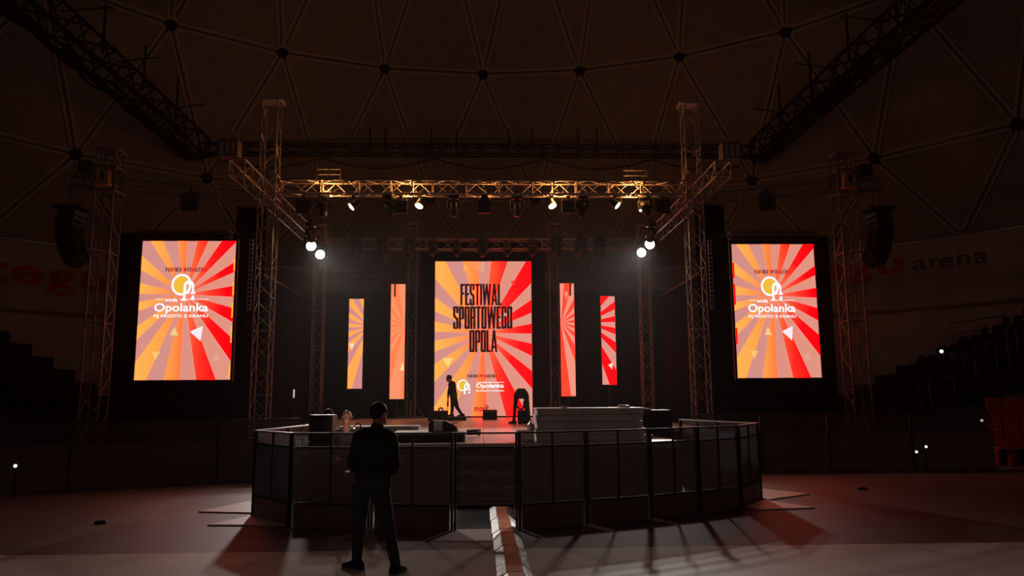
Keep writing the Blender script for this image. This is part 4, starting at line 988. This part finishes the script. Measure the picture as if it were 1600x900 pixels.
for x, y in ((158, 818), (1348, 765)):
    P = at(x, y, 10); d = P-Vector((0, 0, HC)); P = Vector((0, 0, HC))+d*(-HC/d.z)
    bundle('dark_scrap', P, (.09, .06, .03), M_BLK, 'small dark scrap on the red lit floor %s' % ('left of the barrier' if x < 800 else 'right of the barrier'), 'litter', 2)

# ------------------------------------------------------------------ stage haze
HZ = bpy.data.materials.new('thin_haze'); HZ.use_nodes = True; nt = HZ.node_tree
for n in list(nt.nodes): nt.nodes.remove(n)
o_ = nt.nodes.new('ShaderNodeOutputMaterial'); vs = nt.nodes.new('ShaderNodeVolumeScatter'); vs.inputs['Color'].default_value = (.95, .93, .92, 1); vs.inputs['Density'].default_value = HAZE; vs.inputs['Anisotropy'].default_value = .35
nt.links.new(vs.outputs[0], o_.inputs['Volume'])
b = MB(); b.box(-19, 19, 12.5, 37, .02, 13.5); hz = b.build('haze', HZ, kind='stuff'); tag(hz, 'thin stage haze hanging in the air around the stage', 'haze')

# ------------------------------------------------------------------ PEOPLE
def person(name, label, prims, mats, loc, voxel=.012):
    """prims: ('c', p0, p1, r0, r1, mi) tapered capsule or ('e', centre, radii, euler, mi); world coordinates"""
    bm = bmesh.new()
    for q in prims:
        t = bmesh.new()
        if q[0] == 'c':
            for p, r in ((q[1], q[3]), (q[2], q[4])):
                g = bmesh.ops.create_icosphere(t, subdivisions=2, radius=r)
                for v in g['verts']: v.co += Vector(p)
            g = bmesh.ops.convex_hull(t, input=t.verts[:])
            bmesh.ops.delete(t, geom=list({x for x in g['geom_interior'] if isinstance(x, bmesh.types.BMVert)} | {x for x in g['geom_unused'] if isinstance(x, bmesh.types.BMVert)}), context='VERTS')
        else:
            bmesh.ops.create_icosphere(t, subdivisions=3, radius=1); R = q[3].to_matrix()
            for v in t.verts: v.co = R @ Vector((v.co.x*q[2][0], v.co.y*q[2][1], v.co.z*q[2][2])) + Vector(q[1])
        me = bpy.data.meshes.new('t'); t.to_mesh(me); t.free(); bm.from_mesh(me); bpy.data.meshes.remove(me)
    bmesh.ops.recalc_face_normals(bm, faces=bm.faces)
    me = bpy.data.meshes.new('t'); bm.to_mesh(me); bm.free(); o = bpy.data.objects.new('t', me); COL.objects.link(o)
    rm = o.modifiers.new('r', 'REMESH'); rm.mode = 'VOXEL'; rm.voxel_size = voxel
    sm = o.modifiers.new('s', 'SMOOTH'); sm.factor = .5; sm.iterations = 3
    dg = bpy.context.evaluated_depsgraph_get(); out = bpy.data.meshes.new_from_object(o.evaluated_get(dg)); bpy.data.objects.remove(o); bpy.data.meshes.remove(me)
    n = len(out.polygons); C = np.empty(n*3); out.polygons.foreach_get('center', C); C = C.reshape(-1, 3); best = np.full(n, 1e9); mi = np.zeros(n, int)
    for q in prims:
        if q[0] == 'c':
            a, b = np.array(q[1]), np.array(q[2]); d = b-a; tt = np.clip(((C-a)@d)/max(1e-9, d@d), 0, 1); dist = np.linalg.norm(C-a-tt[:, None]*d, axis=1)-(q[3]+(q[4]-q[3])*tt)
        else:
            Rm = np.array(q[3].to_matrix()); L = (C-np.array(q[1]))@Rm; rad = np.array(q[2]); k = np.linalg.norm(L/rad, axis=1); dist = (k-1)*rad.min()
        w = dist < best; best[w] = dist[w]; mi[w] = q[-1]
    out.name = name; out.materials.clear()
    for M in mats: out.materials.append(M)
    out.polygons.foreach_set('material_index', mi.astype(np.int32)); out.polygons.foreach_set('use_smooth', np.ones(n, bool))
    V = np.empty(len(out.vertices)*3); out.vertices.foreach_get('co', V); V = V.reshape(-1, 3)-np.array(loc); out.vertices.foreach_set('co', V.ravel()); out.update()
    o = bpy.data.objects.new(name, out); COL.objects.link(o); o.location = loc; return tag(o, label, 'person')
def hand(prims, wrist, d, palm_n, mi, side=1, curl=.5, k=1.0):
    """palm and five separate fingers; d along the fingers, palm_n out of the palm, side = thumb side"""
    d, n = Vector(d).normalized(), Vector(palm_n).normalized(); s = d.cross(n).normalized()*side; n = s.cross(d).normalized()*(1 if side > 0 else -1)
    w = Vector(wrist); prims.append(('c', w, w+d*.05*k, .024*k, .030*k, mi))
    for j, (off, ln) in enumerate(((.030, .072), (.010, .080), (-.010, .075), (-.030, .060))):
        r = .0092*k; k0 = w+d*.05*k+s*off*.7*k; k1 = w+d*.088*k+s*off*k; prims.append(('c', k0, k1, .017*k, .012*k, mi))
        d1 = (d*math.cos(curl)+n*math.sin(curl)); d2 = (d*math.cos(curl*2.2)+n*math.sin(curl*2.2)); k2 = k1+d1*ln*.55*k; k3 = k2+d2*ln*.5*k
        prims.append(('c', k1, k2, r*1.05, r, mi)); prims.append(('c', k2, k3, r, r*.85, mi))
    t0 = w+d*.025*k+s*.024*k; t1 = t0+(d*.6+s*.75+n*.25).normalized()*.042*k; t2 = t1+(d*.85+s*.3+n*.35).normalized()*.034*k
    prims.append(('c', t0, t1, .014*k, .0115*k, mi)); prims.append(('c', t1, t2, .0110*k, .009*k, mi))
def head(prims, c, fwd, mi, mh=None, k=1.0, up=Vector((0, 0, 1))):
    """skull, jaw, nose, ears, brow, lips; fwd = facing"""
    f = Vector(fwd).normalized(); s = f.cross(up).normalized(); u = s.cross(f).normalized(); c = Vector(c); M = Matrix((s, f, u)).transposed().to_euler()
    P = lambda a, b, e: c+s*a*k+f*b*k+u*e*k
    prims.append(('e', P(0, -.012, .028), (.074*k, .094*k, .088*k), M, mi if mh is None else mi)); prims.append(('e', P(0, .022, -.055), (.056*k, .066*k, .062*k), M, mi))
    prims.append(('c', P(0, .082, .022), P(0, .108, -.020), .010*k, .015*k, mi)); prims.append(('c', P(-.025, .076, .040), P(.025, .076, .040), .013*k, .013*k, mi))
    prims.append(('c', P(-.018, .082, -.052), P(.018, .082, -.052), .009*k, .009*k, mi)); prims.append(('c', P(-.012, .074, -.093), P(.012, .074, -.093), .018*k, .018*k, mi))
    for q in (-1, 1): prims.append(('e', P(q*.078, -.008, .0), (.012*k, .022*k, .032*k), M, mi))
    return P, M
def hair_cap(parent, c, fwd, k, up=Vector((0, 0, 1))):
    f = Vector(fwd).normalized(); s = f.cross(up).normalized(); u = s.cross(f).normalized(); bm = bmesh.new(); bmesh.ops.create_icosphere(bm, subdivisions=4, radius=1); M = Matrix((s, f, u)).transposed()
    for v in list(bm.verts):
        if v.co.z < -.15 and v.co.y > -.10 or v.co.z < -.95 or (v.co.y > .70 and v.co.z < .55): bm.verts.remove(v)
    for v in bm.verts:
        j = 1+.02*math.sin(40*v.co.x)*math.sin(37*v.co.z+11*v.co.y); v.co = Vector(c)+M @ Vector((v.co.x*.083*k*j, (-.014+v.co.y*.103*j)*k, (.030+v.co.z*.098*j)*k))
    g = MB(); g.bm.free(); g.bm = bm; o = g.build('hair', M_HAIR, parent, smooth=True); sol = o.modifiers.new('thick', 'SOLIDIFY'); sol.thickness = .006; return o
def shoe(parent, ankle, toe_dir, k=1.0, M=None, ground=0):
    d = Vector((toe_dir[0], toe_dir[1], 0)).normalized(); s = Vector((d.y, -d.x, 0)); a = Vector((ankle[0], ankle[1], ground)); b = MB(); rings = []
    for t, w, h in ((-.085, .030, .075), (-.06, .042, .105), (0, .044, .115), (.06, .046, .085), (.12, .050, .062), (.165, .042, .050), (.195, .022, .038)):
        c = a+d*t*k; rings.append([b.bm.verts.new(c+s*x*w*k+Vector((0, 0, z*h*k+.018*k))) for x, z in ((-1, 0), (-1, .45), (-.6, .9), (0, 1), (.6, .9), (1, .45), (1, 0))])
    for A, B in zip(rings, rings[1:]):
        for j in range(7): b.bm.faces.new((A[j], A[(j+1) % 7], B[(j+1) % 7], B[j]))
    b.bm.faces.new(rings[0]); b.bm.faces.new(rings[-1][::-1]); o = b.build('shoe', M or M_SHOE, parent, smooth=True)
    b = MB(); pr = [(-.09, .028), (-.06, .046), (.03, .046), (.12, .054), (.17, .046), (.205, .02)]
    pts = [tuple((a+d*t*k+s*w*k)[:2]) for t, w in pr]+[tuple((a+d*t*k-s*w*k)[:2]) for t, w in pr[::-1]]; b.prism(pts, ground+.001, ground+.024*k); b.build('sole', M_SOLE, parent, label='pale shoe sole'); return o
V3 = Vector

# foreground man, seen from behind, face turned to the right
p = []; SK, JK, JN, SH = 0, 1, 2, 3
hc = V3((-1.085, 8.02, 1.575)); hf = V3((.62, .78, -.03))
head(p, hc, hf, SK); p.append(('c', V3((-1.10, 7.99, 1.36)), V3((-1.09, 8.0, 1.50)), .068, .060, SK))
for a, b, r0, r1 in (((-1.12, 8.00, 1.10), (-1.13, 7.98, 1.28), .165, .17), ((-1.14, 8.0, .94), (-1.12, 8.0, 1.12), .158, .165)):
    for dx in (-.055, .055): p.append(('c', V3(a)+V3((dx, 0, 0)), V3(b)+V3((dx, 0, 0)), r0*.78, r1*.80, JK))
p += [('c', V3((-1.275, 7.98, 1.345)), V3((-.965, 7.98, 1.335)), .075, .075, JK), ('c', V3((-1.22, 7.98, 1.37)), V3((-1.00, 7.98, 1.365)), .075, .07, JK), ('c', V3((-1.11, 7.97, 1.40)), V3((-1.10, 7.98, 1.435)), .075, .068, JK),
      ('c', V3((-1.285, 7.98, 1.33)), V3((-1.35, 7.97, 1.08)), .068, .055, JK), ('c', V3((-1.35, 7.97, 1.08)), V3((-1.31, 8.20, .97)), .053, .040, JK),
      ('c', V3((-.95, 7.98, 1.33)), V3((-.905, 7.97, 1.07)), .068, .055, JK), ('c', V3((-.905, 7.97, 1.07)), V3((-.93, 8.20, .98)), .053, .040, JK),
      ('c', V3((-1.22, 8.0, .90)), V3((-1.06, 8.0, .90)), .125, .125, JN), ('c', V3((-1.24, 8.0, .86)), V3((-1.275, 8.05, .46)), .105, .072, JN), ('c', V3((-1.275, 8.05, .46)), V3((-1.295, 8.08, .10)), .070, .052, JN),
      ('c', V3((-1.07, 8.0, .86)), V3((-.965, 7.95, .45)), .105, .072, JN), ('c', V3((-.965, 7.95, .45)), V3((-.875, 7.86, .10)), .070, .052, JN)]
hand(p, (-1.305, 8.22, .965), (.5, .75, .1), (.3, -.2, .9), SK, 1, .5); hand(p, (-.935, 8.22, .975), (-.5, .75, .1), (-.3, -.2, .9), SK, -1, .5)
man = person('person', 'person in dark jacket and jeans standing with back to the camera before the barrier', p, [M_SKIN, M_JACK, M_JEAN], (-1.12, 8.0, 0), .010)
hair_cap(man, hc, hf, 1.0); shoe(man, (-1.295, 8.08), (-.75, .55)); shoe(man, (-.875, 7.86), (.35, .9))
b = MB(); c = V3((-1.12, 8.0, .985))
for k in range(24):
    a0, a1 = 2*math.pi*k/24, 2*math.pi*(k+1)/24; q = lambda a, z, r: (c.x+r*.205*math.cos(a), c.y+r*.14*math.sin(a), c.z+z)
    b.quad(q(a0, -.02, 1), q(a1, -.02, 1), q(a1, .02, 1), q(a0, .02, 1))
b.build('belt', M_BLK, man)
P = V3((-1.30, 7.90, .90)); b = MB(); b.lathe([(.004, 0), (.012, .004), (.004, .03)], None, P, 8); b.build('hip_glint', M_CHROME, man, label='small chrome bead standing in for a glint at the hip')  # chrome bead added to give the glint at the hip

# man walking to the left on the stage
def wk(x, y, dy=0): q = at(x, y, 27.65); q.y += dy; return q
p = []; hc = wk(701.2, 591.5); hf = V3((-1, -.15, -.18)); head(p, hc, hf, SK); g = SZ+.12
p += [('c', wk(703.8, 597), wk(703, 594), .062, .058, SK), ('c', wk(706.3, 601), wk(706.8, 609), .145, .150, JK), ('c', wk(706.8, 609), wk(708.8, 618.5), .150, .145, JK), ('c', wk(704.6, 599.6, -.15), wk(706.2, 599.6, .15), .085, .085, JK), ('c', wk(704, 598), wk(705.5, 600), .07, .10, JK),
      ('c', wk(704.8, 600.5, -.19), wk(701.4, 611, -.22), .060, .05, JK), ('c', wk(701.4, 611, -.22), wk(700.4, 621, -.16), .048, .036, JK), ('c', wk(707, 600.5, .19), wk(708.5, 611, .22), .060, .05, JK), ('c', wk(708.5, 611, .22), wk(704.5, 619, .2), .048, .036, JK),
      ('c', wk(708.8, 619, -.07), wk(708.8, 619, .07), .14, .14, JN), ('c', wk(708.2, 621, -.08), wk(707, 636, -.08), .105, .072, JN), ('c', wk(707, 636, -.08), wk(705.6, 650.5, -.08), .068, .05, JN), ('c', wk(710, 621, .08), wk(714, 636.5, .08), .105, .072, JN), ('c', wk(714, 636.5, .08), wk(722, 648.5, .08), .068, .05, JN)]
hand(p, wk(700.3, 622, -.16), (.0, 0, -1), (1, 0, 0), SK, 1, .7); hand(p, wk(704.2, 620, .2), (-.2, 0, -1), (1, 0, 0), SK, 1, .6)
wm = person('person', 'person in dark clothes walking to the left in front of the central LED wall', p, [M_SKIN, M_JACK, M_JEAN], (wk(709, 650).x, 27.65, g), .012)
hair_cap(wm, hc, hf, 1.0); shoe(wm, wk(705.6, 650, -.08), (-1, -.1), 1, ground=g); shoe(wm, wk(722.3, 650, .08), (-.6, -.2), 1, ground=g)
P = wk(700.2, 626.5, -.16); r_ = empty('hand_drill', P, 'dark hand tool held by the walking person', 'tool')
b = MB(); b.box(P.x-.035, P.x+.025, P.y-.03, P.y+.03, P.z-.20, P.z-.02); b.build('body', M_BLK, r_, bevel=.008); b = MB(); b.box(P.x-.02, P.x+.02, P.y-.02, P.y+.02, P.z-.02, P.z+.07); b.build('grip', M_BLK, r_, bevel=.006); b = MB(); b.tube([(P.x-.005, P.y, P.z-.2), (P.x-.005, P.y, P.z-.30)], .010, 6); b.build('bit', M_ALU2, r_)

# man bending over a case on the stage, seen from behind
def bd(x, y, dy=0): q = at(x, y, 23.6); q.y += dy; return q
p = []; B0 = bd(814, 661); g = SZ
hc = bd(822.5, 636, .60); hf = V3((0, .25, -1)); head(p, hc, hf, SK, up=V3((0, 1, .25)))
p += [('c', bd(821, 629, .52), bd(822, 633, .58), .058, .055, SK), ('c', bd(810.5, 616, .0), bd(818.5, 616, .0), .14, .14, JN), ('c', bd(812, 613.5, .08), bd(811, 616, .38), .14, .125, JK), ('c', bd(817, 613.5, .08), bd(818.5, 616, .38), .14, .125, JK), ('c', bd(807, 619, .46), bd(823, 619, .46), .085, .085, JK),
      ('c', bd(807.2, 617.5, 0), bd(804.2, 640, -.05), .088, .062, JN), ('c', bd(804.2, 640, -.05), bd(802.8, 658.5, 0), .060, .046, JN), ('c', bd(821.8, 617.5, 0), bd(824.3, 640, -.05), .092, .070, JN), ('c', bd(824.3, 640, -.05), bd(825.6, 658.5, 0), .066, .050, JN),
      ('c', bd(805.4, 620, .46), bd(805.6, 631, .44), .052, .042, JK), ('c', bd(805.6, 631, .44), bd(811, 637.5, .38), .040, .032, JK), ('c', bd(824, 620, .46), bd(824.5, 631, .44), .052, .042, JK), ('c', bd(824.5, 631, .44), bd(819, 637, .38), .040, .032, JK)]
hand(p, bd(811.2, 637.7, .38), (.8, 0, -.5), (0, -1, 0), SK, 1, .5); hand(p, bd(818.6, 637.3, .38), (-.7, 0, -.6), (0, -1, 0), SK, -1, .5)
bp_ = person('person', 'person in dark clothes bending over a case right of the central LED wall', p, [M_SKIN, M_JACK, M_JEAN], (B0.x, 23.6, g), .012)
hair_cap(bp_, hc, hf, 1.0, up=V3((0, 1, .25))); shoe(bp_, bd(802.8, 658), (-.6, .5), 1, ground=g); shoe(bp_, bd(825.6, 658), (.5, .5), 1, ground=g)
P = bd(820, 655, .36); r_ = empty('tool_case', (P.x, P.y, SZ), 'open black tool case between the feet of the bending person', 'case')
b = MB(); b.box(P.x-.20, P.x+.20, P.y-.15, P.y+.15, SZ, SZ+.20); b.build('body', M_BLK, r_, bevel=.01); b = MB(); b.cbox((P.x, P.y+.17, SZ+.30), (.40, .03, .22), Euler((-.15, 0, 0))); b.build('lid', M_BLK, r_); b = MB(); b.tube([(P.x-.06, P.y-.16, SZ+.15), (P.x-.05, P.y-.19, SZ+.15), (P.x+.05, P.y-.19, SZ+.15), (P.x+.06, P.y-.16, SZ+.15)], .008, 5); b.build('handle', M_CHROME, r_)

# two technicians sitting inside the barrier on the left
for (px, py, Y, fw, lab, mh, bald) in ((542, 652, 12.55, (.15, -1, .0), 'person with bare lit head sitting inside the barrier beside the standing person', None, True), (513, 651, 13.25, (.4, -.9, 0), 'person sitting half hidden behind the black case inside the barrier', None, False)):
    hc = at(px, py, Y); p = []; hf = V3(fw); head(p, hc, hf, SK); x, y, z = hc; f = V3((fw[0], fw[1], 0)).normalized(); s = V3((f.y, -f.x, 0))
    Q = lambda a, b_, c_: V3((x, y, z))+s*a+f*b_+V3((0, 0, c_))
    sz = z-.80
    p += [('c', Q(0, -.03, -.22), Q(0, -.01, -.08), .068, .060, SK), ('c', Q(-.05, -.06, -.70), Q(-.06, -.06, -.38), .13, .14, JK), ('c', Q(.05, -.06, -.70), Q(.06, -.06, -.38), .13, .14, JK), ('c', Q(-.17, -.05, -.29), Q(.17, -.05, -.29), .075, .075, JK), ('c', Q(-.08, -.04, -.25), Q(.08, -.04, -.25), .07, .07, JK)]
    for q in (-1, 1):
        p += [('c', Q(q*.19, -.05, -.30), Q(q*.22, -.02, -.56), .062, .052, JK), ('c', Q(q*.22, -.02, -.56), Q(q*.14, .20, -.62), .050, .038, JK), ('c', Q(q*.09, -.04, -.76), Q(q*.13, .38, -.72), .10, .075, JN), ('c', Q(q*.13, .38, -.72), Q(q*.14, .36, -z+.10), .070, .052, JN)]
        hand(p, Q(q*.135, .22, -.625), f*.9-s*q*.2, (0, 0, -1), SK, q, .35)
    o = person('person', lab, p, [M_SKIN, M_GREYC, M_JEAN], (x, y, 0), .012)
    if not bald: hair_cap(o, hc, hf, 1.0)
    for q in (-1, 1): shoe(o, Q(q*.14, .36, 0), f)
    cs = empty('seat_case', (x-f.x*.05, y-f.y*.05, 0), 'dark flight case used as a seat by the %s person inside the barrier' % ('bare headed' if bald else 'half hidden'), 'case')
    c = Q(0, -.06, 0); b = MB(); b.box(c.x-.25, c.x+.25, c.y-.20, c.y+.20, .0, z-.87); b.build('body', M_BLK, cs, bevel=.01); b = MB(); b.box(c.x-.26, c.x+.26, c.y-.21, c.y+.21, z-.92, z-.895); b.build('trim', M_ALU2, cs)
P = at(505, 657, 12.7); r_ = empty('tall_flight_case', (P.x, P.y, 0), 'tall black flight case standing inside the left barrier', 'case')
b = MB(); b.box(P.x-.19, P.x+.19, P.y-.2, P.y+.2, .08, 1.05); b.build('body', M_BLK, r_, bevel=.01); b = MB(); b.box(P.x-.19, P.x+.19, P.y-.2, P.y+.2, 1.06, at(505, 648, 12.7).z); b.build('lid', M_BLK, r_, bevel=.01)
for a in (-.14, .14):
    for c in (-.14, .14):
        b = MB(); b.lathe([(.03, 0), (.04, .04), (.03, .08)], None, (P.x+a, P.y+c, 0), 8); b.build('caster', M_BLK, r_)
P = at(459, 615, 24.6); b = MB(); b.box(P.x-.022, P.x+.022, P.y, P.y+.03, P.z-.13, P.z+.13); r_ = empty('tube_light', P, 'small upright white tube light in the dark wing left of the stage', 'light'); b.build('tube', M_LTUBE, r_); b = MB(); b.tube([(P.x, P.y+.05, 0), (P.x, P.y+.05, P.z+.1)], .015, 6); b.build('stand', M_BLK, r_)

# invented gooseneck lamp at a bright dot, added to light the bare headed face
P = at(553.5, 668.5, 12.22); r_ = empty('added_gooseneck', (P.x, P.y, 0), 'tiny added gooseneck lamp lighting the face of the bare headed seated person', 'lamp')
b = MB(); b.tube([(P.x+.10, P.y+.12, 0), (P.x+.10, P.y+.12, 1.10), (P.x+.08, P.y+.10, P.z+.06), (P.x+.03, P.y+.03, P.z+.07), (P.x, P.y, P.z+.02)], .012, 6); b.build('neck', M_CABLE, r_, smooth=True)
b = MB(); b.lathe([(.012, .03), (.02, .015), (.022, 0)], None, P, 10); b.build('shade', M_BLK, r_); b = MB(); b.lathe([(.004, -.012), (.016, -.006), (.018, 0)], None, P, 10); b.build('bulb', M_LWARM, r_)
l = bpy.data.lights.new('glow', 'POINT'); l.energy = 2.2; l.color = (1, .62, .48); l.shadow_soft_size = .03
o = bpy.data.objects.new('glow', l); COL.objects.link(o); o.parent = r_; o.location = (-.10, -.10, P.z+.07)
b = MB(); b.lathe([(.16, 0), (.16, .015), (.02, .03)], None, (P.x+.10, P.y+.12, 0), 14); b.build('base', M_BLK, r_)
